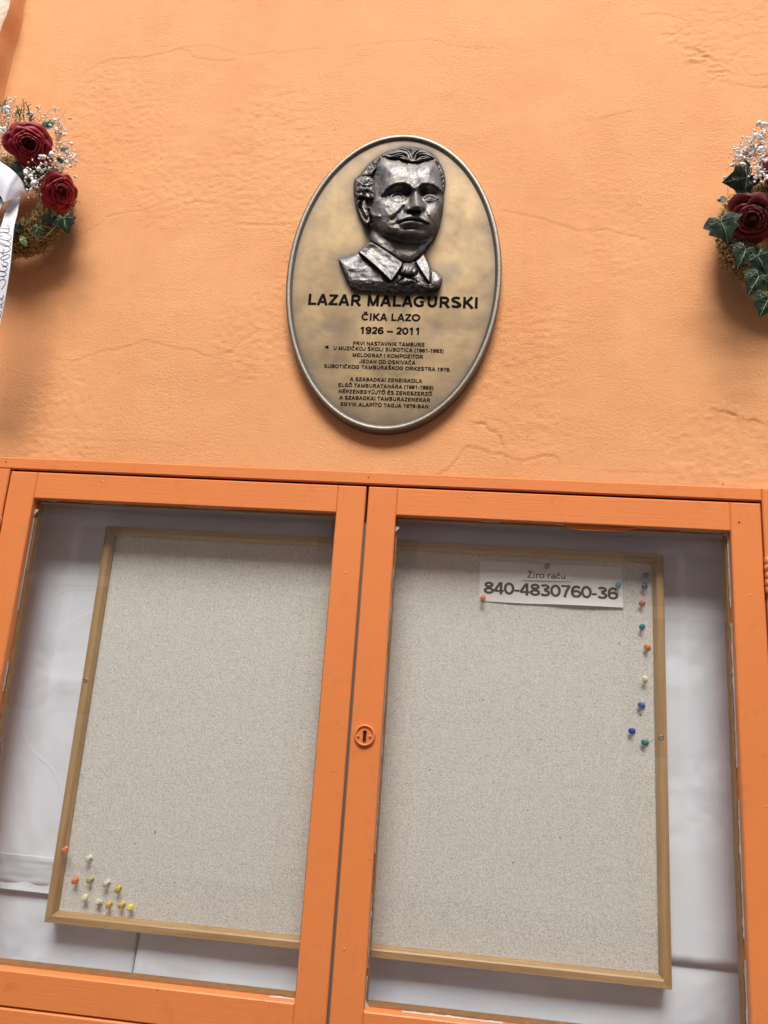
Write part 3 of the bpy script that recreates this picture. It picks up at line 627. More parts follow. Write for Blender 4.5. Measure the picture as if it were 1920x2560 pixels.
for i, (hx, hy, bx, by, c_, lab, Yb) in enumerate(PINS):
    b = at(bx, by, Yb); h_ = at(hx, hy, Yb-.0100); d = h_-b; d = Vector(d); d.normalize()
    if d.y > -.75: d = Vector((d.x*.6, -.85, d.z*.6)).normalized()
    o = bpy.data.objects.new('push_pin', pm); COL.objects.link(o); o.location = tuple(b)
    o.rotation_mode = 'QUATERNION'; o.rotation_quaternion = Vector((0, -1, 0)).rotation_difference(d)
    o.material_slots[0].link = 'OBJECT'; o.material_slots[0].material = pinmat(c_, CO[c_])
    tag(o, lab, 'push pin', 'push pins on the cork board and notice')

# ------------------------------------------------------------------ bronze plaque
YP = .0085                                                       # front plane of the plaque field
plaque = empty('memorial_plaque', (-.1195, YW, ZC+.6495), 'oval bronze memorial plaque with a portrait relief and engraved name', 'plaque')
PCX, PCZ, PA, PB = -.1195, ZC+.6495, .1800, .2745
C2 = lambda x, y: (820+x/5.1844, 340+y/5.1844)                   # detail coordinates used for the relief
G = 5.0
gx, gy = np.meshgrid(np.arange(60, 1620, G), np.arange(90, 2100, G))
HEAD = [(335,620),(345,560),(400,520),(440,470),(500,390),(590,310),(690,240),(760,205),(830,180),(900,158),(960,140),(1030,136),(1100,142),(1180,155),(1260,180),(1330,215),(1390,270),(1430,320),(1470,390),(1500,460),(1518,540),(1524,620),(1510,700),(1492,760),(1497,850),(1488,960),(1465,1080),(1445,1170),(1412,1260),(1355,1360),(1290,1440),(1250,1520),(1180,1600),(1060,1660),(900,1640),(700,1540),(560,1420),(540,1330),(548,1200),(530,1160),(500,1165),(462,1130),(430,1080),(385,970),(352,880),(335,760)]
FACE = [(690,270),(760,290),(900,290),(1000,320),(1080,348),(1180,335),(1290,300),(1360,300),(1410,360),(1450,470),(1480,600),(1500,700),(1492,760),(1497,850),(1488,960),(1465,1080),(1440,1170),(1380,1240),(1310,1290),(1240,1325),(1150,1345),(1050,1345),(950,1325),(850,1290),(780,1260),(700,1240),(640,1200),(590,1130),(560,1020),(590,800),(600,700),(605,560),(615,470),(640,340)]
JO = [(135,1600),(250,1570),(385,1520),(450,1450),(540,1385),(640,1430),(800,1540),(970,1640),(1120,1620),(1235,1520),(1290,1600),(1335,1720),(1400,1765),(1480,1835),(1478,1880),(1440,1980),(1390,2000),(1200,2018),(800,2026),(420,2014),(290,1975),(200,1780)]
JF = [(145,1602),(250,1572),(385,1522),(450,1452),(540,1390),(640,1432),(800,1542),(970,1642),(1120,1622),(1235,1522),(1290,1602),(1335,1722),(1400,1767),(1476,1838),(1440,1945),(1300,1962),(1230,1942),(1150,1898),(1080,1888),(1000,1925),(850,1898),(700,1915),(480,1890),(300,1892),(235,1780),(180,1660)]
CL = [(392,1508),(445,1450),(520,1388),(560,1372),(640,1415),(760,1490),(900,1590),(970,1640),(955,1690),(900,1780),(825,1885),(790,1862),(700,1770),(600,1680),(480,1575)]
CR_ = [(1130,1625),(1180,1580),(1232,1520),(1262,1560),(1300,1640),(1328,1725),(1328,1820),(1322,1912),(1280,1870),(1215,1775),(1150,1665)]
KNOT = [(955,1655),(1040,1645),(1130,1662),(1165,1740),(1140,1795),(1060,1812),(980,1800),(925,1790),(930,1730)]
TIE = [(990,1825),(1060,1835),(1140,1880),(1150,1900),(1080,1892),(1000,1927),(900,1905),(930,1880)]
HAIRL = [(335,620),(345,560),(400,520),(440,470),(500,390),(590,310),(690,240),(760,205),(830,180),(900,158),(960,140),(1030,136),(1100,142),(1180,155),(1260,180),(1330,215),(1390,270),(1430,320),(1470,390),(1500,460),(1518,540),(1524,620),(1512,700),(1490,690),(1478,600),(1450,470),(1418,380),(1400,330),(1350,300),(1250,325),(1170,345),(1085,352),(1000,325),(900,300),(800,292),(700,270),(655,330),(635,420),(590,480),(575,520),(600,560),(608,700),(600,810),(540,830),(450,800),(400,830),(350,880),(335,760)]
EAR = [(352,880),(375,825),(430,815),(470,850),(500,900),(530,980),(560,1060),(555,1120),(520,1165),(490,1160),(462,1130),(430,1080),(385,970)]
dist = lambda poly: segdist(gx, gy, poly, True)[0]
def prof(poly, R):
    m = inside(gx, gy, poly); d = np.clip(dist(poly)/R, 0, 1); return np.where(m, np.sqrt(1-(1-d)**2), 0)
def plat(poly, w):
    m = inside(gx, gy, poly); return np.where(m, sstep(dist(poly)/w), 0)
def ga(cx, cy, sx, sy, a, rot=0):
    c, s = math.cos(math.radians(rot)), math.sin(math.radians(rot)); dx, dy = gx-cx, gy-cy
    return a*np.exp(-.5*(((dx*c+dy*s)/sx)**2+((-dx*s+dy*c)/sy)**2))
def rd(poly, sg, a, taper=True):
    d, _ = segdist(gx, gy, poly); return a*np.exp(-.5*(d/sg)**2)
def rdd(poly, su, sdn, a):
    """ridge with different widths above and below (image up / down)"""
    d, s = segdist(gx, gy, poly); sg = np.where(s > 0, sdn, su); return a*np.exp(-.5*(d/sg)**2)
mh = inside(gx, gy, HEAD)
H = 15*prof(HEAD, 130)                                            # millimetres
face = 20*prof(FACE, 300)**1.25
def blur(a, n):
    for _ in range(n):
        b = a.copy(); b[1:-1, 1:-1] = (a[:-2, 1:-1]+a[2:, 1:-1]+a[1:-1, :-2]+a[1:-1, 2:])/4; a = b
    return a
face = blur(face, 120)*(.35+.65*sstep(dist(HEAD)/40))
def tex2(u, v, seed):
    T_ = np.random.default_rng(seed).standard_normal((64, 64)); ui = np.floor(u).astype(int); vi = np.floor(v).astype(int); fu, fv = sstep(u-ui), sstep(v-vi)
    g = lambda a, b: T_[a % 64, b % 64]
    return (g(ui, vi)*(1-fu)+g(ui+1, vi)*fu)*(1-fv)+(g(ui, vi+1)*(1-fu)+g(ui+1, vi+1)*fu)*fv
H += face
# forehead and brows
H += ga(880,420,150,75,3.5)+ga(1250,425,110,60,3)-ga(1085,470,40,60,1.2)
H += rdd([(715,735),(740,690),(800,640),(880,605),(980,600),(1060,635),(1100,665)], 34, 17, 7.0)+ga(980,575,85,28,2.6)
H += rdd([(1160,655),(1220,615),(1290,605),(1370,622),(1430,665),(1478,715)], 32, 16, 6.5)+ga(1250,575,80,28,2.4)
H += ga(1120,640,30,30,-2)
# sockets
H += ga(870,740,120,46,-9)+ga(1020,730,55,58,-11)+ga(1335,732,92,40,-8.5)+ga(1228,728,36,56,-10)+ga(730,790,45,22,-4, -20)
# eyes
H += ga(905,803,64,32,6.8)+ga(1318,808,52,28,5.0)
H += rd([(820,778),(855,752),(900,739),(950,752),(985,792),(1005,810)], 10, 4.6)-rd([(835,785),(870,762),(905,752),(945,765),(975,798)], 7, 3.2)
H += rd([(830,825),(880,846),(950,846),(990,825)], 11, .9)+ga(898,792,16,12,1.6)-ga(925,800,14,12,1.2)
H += rd([(1238,805),(1268,778),(1310,764),(1355,772),(1400,805),(1425,812)], 9, 3.4)-rd([(1250,810),(1280,788),(1315,779),(1350,787),(1385,808)], 7, 3.2)
H += rd([(1240,822),(1290,845),(1350,842),(1395,822)], 10, .8)+ga(1322,800,15,12,1.6)
# under-eye bags, cheeks
H += ga(890,880,100,28,1.6)+ga(690,860,70,60,3.5)+ga(720,960,90,80,5.0)+ga(860,930,70,60,3.0, 40)+ga(1430,900,38,70,3.5)+ga(1330,1000,55,60,4.5,40)
# nose
ny = np.clip((gy-655)/(905-655), 0, 1); ncx = 1122+30*ny; nw = 30+26*ny**1.5
amp = (7+17*ny**1.3)*sstep((gy-640)/50)*np.where(gy > 905, np.exp(-.5*((gy-905)/34)**2), 1)
H += amp*np.exp(-.5*(abs(gx-ncx)/nw)**2.4)
H += ga(1150,893,42,30,5.5)+ga(1030,938,34,34,9.5)+ga(1205,945,26,34,7.5)+ga(1085,950,40,26,3)
H += ga(1100,985,80,20,-5.5)+ga(1060,975,22,10,-4)+ga(1160,985,22,10,-4)
H -= rd([(985,905),(972,940),(985,985)], 12, 3.0)
# nasolabial folds
H -= rd([(975,930),(940,985),(880,1030),(825,1065)], 20, 3.6)+rd([(1232,950),(1262,1010),(1300,1065),(1330,1110)], 18, 2.6)
H += rd([(930,930),(880,990),(815,1030)], 30, 3.2)
# mouth and moustache
H += ga(1085,1085,190,95,7.5)
H += rdd([(930,1085),(1010,1050),(1065,1035),(1100,1045),(1150,1040),(1200,1055),(1260,1095),(1300,1118)], 32, 20, 4.2)
H -= ga(1105,1030,12,34,2.2)
H -= rd([(950,1110),(1020,1092),(1080,1088),(1150,1094),(1220,1108),(1270,1128),(1300,1134)], 9, 5.5)+rd([(830,1160),(880,1138),(940,1112)], 10, 1.8)
H += rdd([(960,1132),(1020,1117),(1090,1110),(1160,1117),(1210,1138)], 12, 26, 5.0)
H += ga(1085,1178,80,18,-3.0)+ga(850,1120,30,20,2.0)+ga(880,1190,40,26,3.0)
# chin and jaw
H += rdd([(850,1215),(920,1245),(1000,1262),(1080,1252),(1160,1262),(1230,1290)], 46, 26, 7.5)
H += ga(800,1180,60,60,2.5)+ga(700,1150,70,90,3)
H -= rd([(560,1210),(700,1270),(800,1310),(950,1365),(1080,1385),(1220,1370),(1320,1310)], 30, 5.0)
# temple
H += ga(672,600,45,120,-3.5)
# neck
H += ga(720,1400,60,120,3,-25)+ga(1080,1460,120,70,2.5)-rd([(640,1230),(690,1340),(760,1440)], 26, 1.8)
# ear
me_ = plat(EAR, 26); H += 7*me_
H += rd([(395,835),(365,890),(378,960),(415,1040),(455,1100),(500,1130)], 15, 5)-rd([(430,860),(420,930),(452,1010),(500,1070)], 14, 5.5)
H += rd([(470,850),(505,930),(545,1000),(600,1030),(650,1040)], 20, 5.5)-rd([(525,960),(550,1050),(560,1120)], 14, 7.5)+rd([(440,900),(462,960),(500,1030)], 10, 4)+ga(520,1120,28,28,5)
# hair: raised locks, strands raked back from the parting
mhair = inside(gx, gy, HAIRL); dh = dist(HAIRL)
hn = np.zeros(gx.shape)
HT = 8.0*np.where(mhair, sstep(dh/30), 0)
ang = np.arctan2(gy-360, gx-1085); rr = np.hypot(gx-1085, gy-360)
top = sstep((420-gy)/60)
ang2 = ang+.35*np.sin(rr/70)*np.sign(gx-1085)
strand = tex2(ang2*13+9, rr/120, 41)*1.0+tex2(ang2*27+5, rr/80, 42)*.65
hn += strand*3.0*top*sstep(rr/90)
side_l = (gx < 640)*(1-top); hn += side_l*(2.0*vnoise(gx.shape, (7, 9), 23)+1.3*vnoise(gx.shape, (3, 4), 24))
side_r = (gx > 1400)*(1-top); hn += side_r*1.8*np.sin(gy/13+gx/16+vnoise(gx.shape, 8, 25))
H += HT+np.where(mhair, hn*sstep(dh/22), 0)
H += np.where(mhair, ga(470,620,95,75,9)+ga(400,720,50,60,4)+ga(560,760,40,50,3), 0)
H -= np.where(mhair, rd([(400,530),(480,515),(560,525),(600,560)], 12, 4.5)+rd([(345,780),(400,800),(470,815),(520,850)], 11, 4.5), 0)
H += np.where(mh, .22*vnoise(gx.shape, (6, 6), 26)+.07*vnoise(gx.shape, (2, 2), 27), 0)
Hhead = np.where(mh, np.maximum(H, .3), 0)
# torso
mj = inside(gx, gy, JO); mjf = inside(gx, gy, JF)
dO = dist(JO); dF = dist(JF)
tt = np.where(mjf, 1.0, dO/(dO+dF+1e-6))
base = 9+7*sstep((gy-1450)/380)
Hj = np.where(mj, base*np.where(mjf, .25+.75*np.sqrt(np.clip(dF/16, 0, 1)), .25+0*tt), 0)
Hj = np.where(mj & ~mjf, np.clip(base*tt, 0, None), np.where(mjf, base*(.82+.18*np.sqrt(np.clip(dF/30, 0, 1))), 0))
upedge = (gy < 1760) & mjf; Hj = np.where(upedge, np.minimum(Hj, 4+base*np.sqrt(np.clip(dO/60, 0, 1))), Hj)
Hj += np.where(mjf, ga(420,1720,150,80,3)+ga(1400,1850,50,50,3)+.9*vnoise(gx.shape, (12, 16), 31)+.16*vnoise(gx.shape, (4, 4), 32), 0)
Hj += np.where(mjf, -rd([(480,1585),(600,1690),(700,1782),(800,1880)], 20, 4), 0)
Hj += np.where(mj & ~mjf, 1.2*vnoise(gx.shape, (5, 8), 33), 0)
ht = Hhead.copy(); L = np.where(mh, 1, 0)
neckcap = 17+0*ht
low = mh & (gy > 1400); ht = np.where(low, np.minimum(ht, 16), ht)
use = mj & (Hj >= np.where(mh, ht, 0)); 
ht = np.where(use, Hj, ht); L = np.where(use, 2, L)
for poly, lab, add, w in ((TIE, 5, 4.5, 22), (KNOT, 5, 7.5, 34), (CL, 3, 9.5, 13), (CR_, 4, 9.5, 13)):
    m = inside(gx, gy, poly); d = dist(poly)
    top_ = 9+7*sstep((gy-1450)/380)
    if lab == 3: top_ = top_+3.0*np.clip(1-d/70, 0, 1)+2*ga(700,1600,110,90,1)+.5*vnoise(gx.shape, (9, 12), 34)
    if lab == 5: top_ = top_+4*sstep(d/70)+1.2*np.sin(gx/14+gy/30)
    hn_ = top_+add*sstep(d/w)+.12*vnoise(gx.shape, (3, 3), 35)
    ht = np.where(m, hn_, ht); L = np.where(m, lab, L)
    gr = (~m) & (d < 26) & (L > 0); ht = np.where(gr, ht-3.2*np.exp(-(d/12)**2), ht)
L = np.where(mhair & (L == 1), 6, L)
k = ht.copy(); k[1:-1, 1:-1] = (ht[1:-1, 1:-1]*4+ht[:-2, 1:-1]+ht[2:, 1:-1]+ht[1:-1, :-2]+ht[1:-1, 2:])/8; ht = np.where(L > 0, k, 0)
px_, py_ = C2(gx, gy)
BV = at(px_, py_, YP+.0004-ht*.001)
# cavity darkening of the patina: hollows take a darker tone, high parts keep the base colours
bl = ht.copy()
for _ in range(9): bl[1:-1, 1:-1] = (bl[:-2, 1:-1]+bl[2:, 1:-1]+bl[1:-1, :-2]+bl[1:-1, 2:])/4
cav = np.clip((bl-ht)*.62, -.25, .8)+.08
gf = grid_faces(*gx.shape); Lr = L.ravel()
flab = np.max(Lr[gf], axis=1); allin = np.min(Lr[gf], axis=1) > 0
anyin = flab > 0
def piece(name, lab, mat, parent, label=None):
    fs = gf[(flab == lab) & anyin]
    idx, inv = np.unique(fs, return_inverse=True); o = mesh(name, BV.reshape(-1, 3)[idx], inv.reshape(fs.shape)[:, ::-1].copy(), mat, parent, True)
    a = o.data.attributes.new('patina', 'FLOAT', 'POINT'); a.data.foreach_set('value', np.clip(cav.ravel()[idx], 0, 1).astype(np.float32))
    if label: o['label'] = label
    return o
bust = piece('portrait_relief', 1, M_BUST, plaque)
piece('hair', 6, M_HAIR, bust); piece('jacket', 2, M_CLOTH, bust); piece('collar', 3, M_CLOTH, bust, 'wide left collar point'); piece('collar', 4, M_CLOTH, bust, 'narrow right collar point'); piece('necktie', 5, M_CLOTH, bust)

# plaque field with patina halo around the relief
nr, na = 90, 220; rr_ = np.sqrt(np.linspace(0.0001, 1, nr))[:, None]; aa = np.linspace(0, 2*math.pi, na, endpoint=False)[None]
fxx = PCX+(PA-.0085)*rr_*np.cos(aa); fzz = PCZ+(PB-.0085)*rr_*np.sin(aa)
# back to detail coordinates to know how far the relief is
dvec = np.stack([fxx-CAM[0], np.full_like(fxx, YP)-CAM[1], fzz-CAM[2]], -1)
dep = dvec@fw; ppx = 960+FPX*(dvec@rt2)/dep; ppy = 1280-FPX*(dvec@up2)/dep
ux, uy = (ppx-820)*5.1844, (ppy-340)*5.1844
dd = np.minimum(segdist(ux, uy, HEAD, True)[0], segdist(ux, uy, JO, True)[0])
inn = inside(ux, uy, HEAD) | inside(ux, uy, JO); dd = np.where(inn, 0, dd)
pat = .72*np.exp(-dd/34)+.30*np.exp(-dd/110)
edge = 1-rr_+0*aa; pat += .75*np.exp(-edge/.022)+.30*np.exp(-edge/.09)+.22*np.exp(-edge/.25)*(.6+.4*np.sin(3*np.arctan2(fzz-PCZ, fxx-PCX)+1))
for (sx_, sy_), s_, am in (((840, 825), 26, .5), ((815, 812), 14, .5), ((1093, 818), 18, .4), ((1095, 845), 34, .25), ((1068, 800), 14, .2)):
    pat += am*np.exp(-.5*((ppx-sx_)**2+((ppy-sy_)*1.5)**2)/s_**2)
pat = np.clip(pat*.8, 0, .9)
dent = .0006*np.exp(-.5*((ppx-838)**2+(ppy-815)**2)/22**2)+.0005*np.exp(-.5*((ppx-1093)**2+(ppy-822)**2)/20**2)
rad2 = rr_**2+0*aa
fy = YP+.0002-.0006*(1-rad2)+dent
FV = np.stack([fxx, fy, fzz], -1).reshape(-1, 3); FF = grid_faces(nr, na, True)
fld = mesh('plaque_field', np.concatenate([FV, [[PCX, YP-.0004, PCZ]]]), [tuple(f[::-1]) for f in FF]+[(len(FV), (i+1) % na, i) for i in range(na)][::1], M_PLAQUE, plaque, True)
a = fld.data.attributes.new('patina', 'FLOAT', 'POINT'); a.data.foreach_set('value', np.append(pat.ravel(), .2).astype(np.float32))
prf = [(-.0120, YP+.003), (-.0105, YP-.0004), (-.0088, YP-.0012), (-.0078, YP-.0030), (-.0060, YP-.0040), (-.0022, YP-.0040), (-.0004, YP-.0030), (0, YP-.0010), (0, YW+.001)]
an = np.linspace(0, 2*math.pi, 220, endpoint=False)
RV = np.stack([np.stack([PCX+(PA+o_)*np.cos(an), np.full(220, Y), PCZ+(PB+o_)*np.sin(an)], 1) for o_, Y in prf])
mesh('rim', RV.reshape(-1, 3), grid_faces(len(prf), 220, True)[:, ::-1].copy(), M_RIM, plaque, True)

LINES = [('LAZAR MALAGURSKI', (98,172), (1505,203), 92, .020), ('ČIKA LAZO', (541,302), (1029,310), 60, .022), ('1926 – 2011', (530,413), (1019,422), 60, .026),
 ('PRVI NASTAVNIK TAMBURE', (472,506), (1065,519), 31, .014), ('U MUZIČKOJ ŠKOLI SUBOTICA (1961-1993)', (309,545), (1224,572), 31, .014), ('MELOGRAF I KOMPOZITOR', (469,603), (1054,618), 31, .014),
 ('JEDAN OD OSNIVAČA', (522,655), (990,669), 31, .012), ('SUBOTIČKOG TAMBURAŠKOG ORKESTRA 1976.', (231,694), (1281,726), 31, .014), ('A SZABADKAI ZENEISKOLA', (446,802), (1046,820), 31, .018),
 ('ELSŐ TAMBURATANÁRA (1961-1993)', (350,851), (1138,876), 31, .014), ('NÉPZENEGYŰJTŐ ÉS ZENESZERZŐ', (352,903), (1129,927), 31, .016), ('A SZABADKAI TAMBURAZENEKAR', (358,955), (1113,978), 31, .018), ('EGYIK ALAPÍTÓ TAGJA 1976-BAN', (369,1010), (1097,1031), 31, .018)]
def fieldY(Q):
    r2 = ((Q[:, 0]-PCX)/(PA-.0085))**2+((Q[:, 1]-PCZ)/(PB-.0085))**2; return YP-.0006*(1-r2)-.0002
for s, a, b, cap, bold in LINES:
    c3 = lambda x, y: at(740+x/3.318, 710+y/3.318, YP-.0006)[[0, 2]]
    write('inscription', s, c3(*a), c3(*b), float(c3(a[0], a[1]-cap)[1]-c3(*a)[1]), YP, M_ENGR, plaque, .225 if cap > 40 else .195+bold*.5, .0, .0004, smoothY=fieldY)
P = at([740+232/3.318, 740+268/3.318, 740+270/3.318], [710+520/3.318, 710+508/3.318, 710+532/3.318], YP-.0012); mesh('gouge', P, [(0, 2, 1)], M_ENGR, plaque)

# ------------------------------------------------------------------ wreaths
def unit(v): v = np.asarray(v, float); return v/np.linalg.norm(v)
def frame_of(n, upv=(0, 0, 1)):
    n = unit(n); a = np.cross(upv, n); a = unit(a); b = np.cross(n, a); return a, b, n
def ring(c, R, r, mat_core, parent, seed, count=12000):
    rg = np.random.default_rng(seed)
    u = np.linspace(0, 2*math.pi, 72, endpoint=False)[:, None]; v = np.linspace(0, 2*math.pi, 20, endpoint=False)[None]
    wob = 1+.06*np.sin(u*5+seed)+.04*np.sin(u*11)
    rad = R+r*.86*wob*np.cos(v)
    V = np.stack([c[0]+rad*np.cos(u), c[1]+r*.86*wob*np.sin(v)+0*u, c[2]+rad*np.sin(u)], -1)
    F = []
    for i in range(72):
        for j in range(20): F.append((i*20+j, ((i+1) % 72)*20+j, ((i+1) % 72)*20+(j+1) % 20, i*20+(j+1) % 20))
    core = mesh('straw_ring', V.reshape(-1, 3), F, mat_core, parent, True)
    # short curly dry strands over the whole ring
    U = rg.random(count)*2*math.pi; Vv = rg.random(count)*2*math.pi; wb = 1+.06*np.sin(U*5+seed)+.04*np.sin(U*11)
    n = np.stack([np.cos(Vv)*np.cos(U), np.sin(Vv), np.cos(Vv)*np.sin(U)], 1)
    tg = np.stack([-np.sin(U), 0*U, np.cos(U)], 1); bt = np.cross(n, tg)
    rs = r*wb*(.82+.16*rg.random(count))
    p0 = np.stack([c[0]+(R+rs*np.cos(Vv))*np.cos(U), c[1]+rs*np.sin(Vv), c[2]+(R+rs*np.cos(Vv))*np.sin(U)], 1)
    ln = (.008+.012*rg.random(count))[:, None]
    al = rg.normal(0, 1, count)[:, None]; d0 = tg*np.cos(al)+bt*np.sin(al)+n*(.05+.38*rg.random(count))[:, None]
    d1 = d0+rg.normal(0, .55, (count, 3))+n*rg.normal(-.05, .35, count)[:, None]; d2 = d1+rg.normal(0, .7, (count, 3))
    P = [p0]; 
    for d in (d0, d1, d2): P.append(P[-1]+d/np.linalg.norm(d, axis=1)[:, None]*ln/3)
    P = np.stack(P, 1); wd = (.00036+.00036*rg.random(count))[:, None, None]*np.array([1, 1.1, .9, .35])[None, :, None]
    sd_ = np.cross(d0, n); sd_ /= np.linalg.norm(sd_, axis=1)[:, None]+1e-9; sd_ = sd_[:, None]; nn = n[:, None]
    VV = np.stack([P+sd_*wd, P-sd_*wd, P+nn*wd*1.4], 2)           # triangular strand section
    b = (np.arange(count)*12)[:, None]; F = []
    for s_ in range(3):
        for a_, c_ in ((0, 1), (1, 2), (2, 0)): F.append(np.stack([b[:, 0]+s_*3+a_, b[:, 0]+s_*3+c_, b[:, 0]+s_*3+3+c_, b[:, 0]+s_*3+3+a_], 1))
    tag(mesh('moss_strands', VV.reshape(-1, 3), np.concatenate(F), M_MOSS, core, False), kind='stuff')
    return core
def rose(c, n, R, parent, mat, seed, spin=0, asp=1.0):
    """petals wrapped in layers around the axis n (towards the viewer)"""
    rg = np.random.default_rng(seed); a, b, n = frame_of(n)
    cup = MB(); V, F = tube([c-n*R*.75, c-n*R*.45, c-n*R*.15], [R*.15, R*.5, R*.42], 12); cup.add(V, F)
    ro = cup.build('rose', mat, parent, True)
    th = spin
    layers = [(.06, .52, 2, 170), (.12, .51, 3, 140), (.20, .49, 3, 128), (.30, .45, 4, 112), (.42, .39, 4, 104), (.54, .33, 4, 100), (.72, .22, 5, 98), (.88, .08, 6, 96)]
    for li, (rho, hgt, cnt, wid) in enumerate(layers):
        for k in range(cnt):
            th += 2*math.pi/cnt*(1+.10*rg.normal())
            nu, nv = 17, 12; u = np.linspace(-1, 1, nu)[None]; v = np.linspace(0, 1, nv)[:, None]
            W2 = math.radians(wid)/2*(1+.08*rg.normal())
            top_r = rho*(1+.07*rg.normal()); bot_r = .10+.28*rho
            wv_ = .35+.65*np.sin(np.clip(v*1.25, 0, 1)*math.pi/2)
            edge = 1-.16*abs(u)**3*v                                # rounded upper outline
            ang = th+u*W2*wv_
            open_ = .0 if li < 3 else .03+.05*li/7
            rad = bot_r+(top_r-bot_r)*np.clip(v, 0, 1)**(.8 if li > 3 else .55)+open_*np.exp(-((1-v)/.16)**2)*(1+.25*np.sin(u*3+k*2+li))
            rad = rad*(1+.05*np.sin(u*3.1+seed+k*1.7)*v)+.016*u*(1 if k % 2 else -1)
            hh = (-.42+(hgt+.42)*np.sin(np.clip(v*edge, 0, 1)*math.pi/2)**(1.0))
            hh = hh-(.03+.02*li)*np.exp(-((1-v)/.09)**2)*(li > 1)*(1+.35*np.sin(u*4+k))+.035*np.sin(u*8+k*3+li)*v**4
            if li >= 6: rad = rad*(1-.10*abs(u)**2.5*v)+.09*v**4*np.clip(np.cos(u*2.4), -.5, 1)
            P = c+R*(rad[..., None]*(np.cos(ang)[..., None]*a*asp+np.sin(ang)[..., None]*b)+hh[..., None]*n)
            P = P.reshape(-1, 3); Fg = grid_faces(nv, nu); N = len(P)
            o = mesh('petal', P, Fg, mat, ro, True)
    return ro
IVYO = np.array([(0, -.02), (.18, -.24), (.52, -.36), (.76, -.18), (1.02, .08), (.70, .30), (.76, .54), (.46, .70), (.26, 1.0), (0, 1.30), (-.26, 1.0), (-.46, .70), (-.76, .54), (-.70, .30), (-1.02, .08), (-.76, -.18), (-.52, -.36), (-.18, -.24)])
OVAL = np.array([(0, -.6)]+[(.42*math.sin(t)*(1-.15*math.cos(t)), -.6*math.cos(t)) for t in np.linspace(.3, 2.85, 8)]+[(0, .75)]+[(-.42*math.sin(t)*(1-.15*math.cos(t)), -.6*math.cos(t)) for t in np.linspace(2.85, .3, 8)])
def leaf(px, py, Y, size_px, ang, parent, mat, kind='ivy', tilt=(0, 0), seed=0, veins=True, label=None):
    """ang: photo direction the tip points to (degrees, 0 = right, 90 = up)"""
    rg = np.random.default_rng(seed); c = at(px, py, Y); s = size_px/FPX*(Y-CAM[1])/fw[1]*1.02
    O = IVYO.copy() if kind == 'ivy' else OVAL.copy()
    O = O*(1+.05*rg.normal(0, 1, O.shape)); cen = np.array([0, .30]) if kind == 'ivy' else np.array([0, .05])
    O = O-(0, .35 if kind == 'ivy' else 0)
    cen = cen-(0, .35 if kind == 'ivy' else 0)
    # direction in the wall plane with camera roll allowed for
    an = math.radians(ang)-.07; d = np.array([math.cos(an), 0, math.sin(an)]); nrm = unit(np.array([tilt[0]*.6, -1, -.42+tilt[1]*.5])); d = unit(d-nrm*(d@nrm)); w = np.cross(d, nrm)
    ring_s = [0.0, .35, .7, 1.0]; V = [[*cen]]; k = len(O)
    for q in ring_s[1:]: V += list(cen+(O-cen)*q)
    V = np.array(V)
    zc = -.12*(V[:, 0]**2)-.10*(V[:, 1]-cen[1])**2+.07*np.cos(V[:, 0]*9+seed)*np.sin(V[:, 1]*5+seed)
    P = c+s*(V[:, :1]*w+V[:, 1:]*d+(zc)[:, None]*nrm)
    F = [(0, 1+i, 1+(i+1) % k) for i in range(k)]
    for r_i in range(2):
        F += [(1+r_i*k+i, 1+(r_i+1)*k+i, 1+(r_i+1)*k+(i+1) % k, 1+r_i*k+(i+1) % k) for i in range(k)]
    o = mesh('leaf', P, F, mat, parent, True)
    if label: o['label'] = label
    if veins:
        mb = MB(); tips = [9, 4, 14, 2, 16] if kind == 'ivy' else [9]
        root = np.array([0, -.36]) if kind == 'ivy' else O[0]
        for ti in tips:
            q = O[ti]; pts = np.array([root+(q*.93-root)*t_ for t_ in np.linspace(0, 1, 7)])
            z_ = -.12*pts[:, 0]**2-.10*(pts[:, 1]-cen[1])**2+.07*np.cos(pts[:, 0]*9+seed)*np.sin(pts[:, 1]*5+seed)
            PP = c+s*(pts[:, :1]*w+pts[:, 1:]*d+(z_+.028)[:, None]*nrm); V_, F_ = tube(PP, np.linspace(.0007, .0003, 7), 4); mb.add(V_, F_)
            for j, sgn in ((2, 1), (3, -1), (4, 1)):
                b0 = pts[j]; dr = (q-root); dr = dr/np.hypot(*dr); pr = np.array([-dr[1], dr[0]])*sgn; b1 = b0+(dr*.6+pr*.5)*.28
                pz = np.array([b0, (b0+b1)/2, b1]); z_ = -.12*pz[:, 0]**2-.10*(pz[:, 1]-cen[1])**2+.07*np.cos(pz[:, 0]*9+seed)*np.sin(pz[:, 1]*5+seed)
                PP = c+s*(pz[:, :1]*w+pz[:, 1:]*d+(z_+.026)[:, None]*nrm); V_, F_ = tube(PP, [.0003, .00025, .00012], 3); mb.add(V_, F_)
        mb.build('veins', M_VEIN, o)
    return o
ico_v = []
tau = (1+5**.5)/2
for a_, b_ in ((1, tau), (-1, tau), (1, -tau), (-1, -tau)): ico_v += [(0, a_, b_), (a_, b_, 0), (b_, 0, a_)]
ico_v = np.array(ico_v)/math.hypot(1, tau)
ico_f = [(i, j, k_) for i in range(12) for j in range(i+1, 12) for k_ in range(j+1, 12) if all(abs(np.linalg.norm(ico_v[a_]-ico_v[b_])-1.0515) < .01 for a_, b_ in ((i, j), (j, k_), (i, k_)))]
ico_f = [f if np.dot(np.cross(ico_v[f[1]]-ico_v[f[0]], ico_v[f[2]]-ico_v[f[0]]), ico_v[f[0]]) > 0 else f[::-1] for f in ico_f]
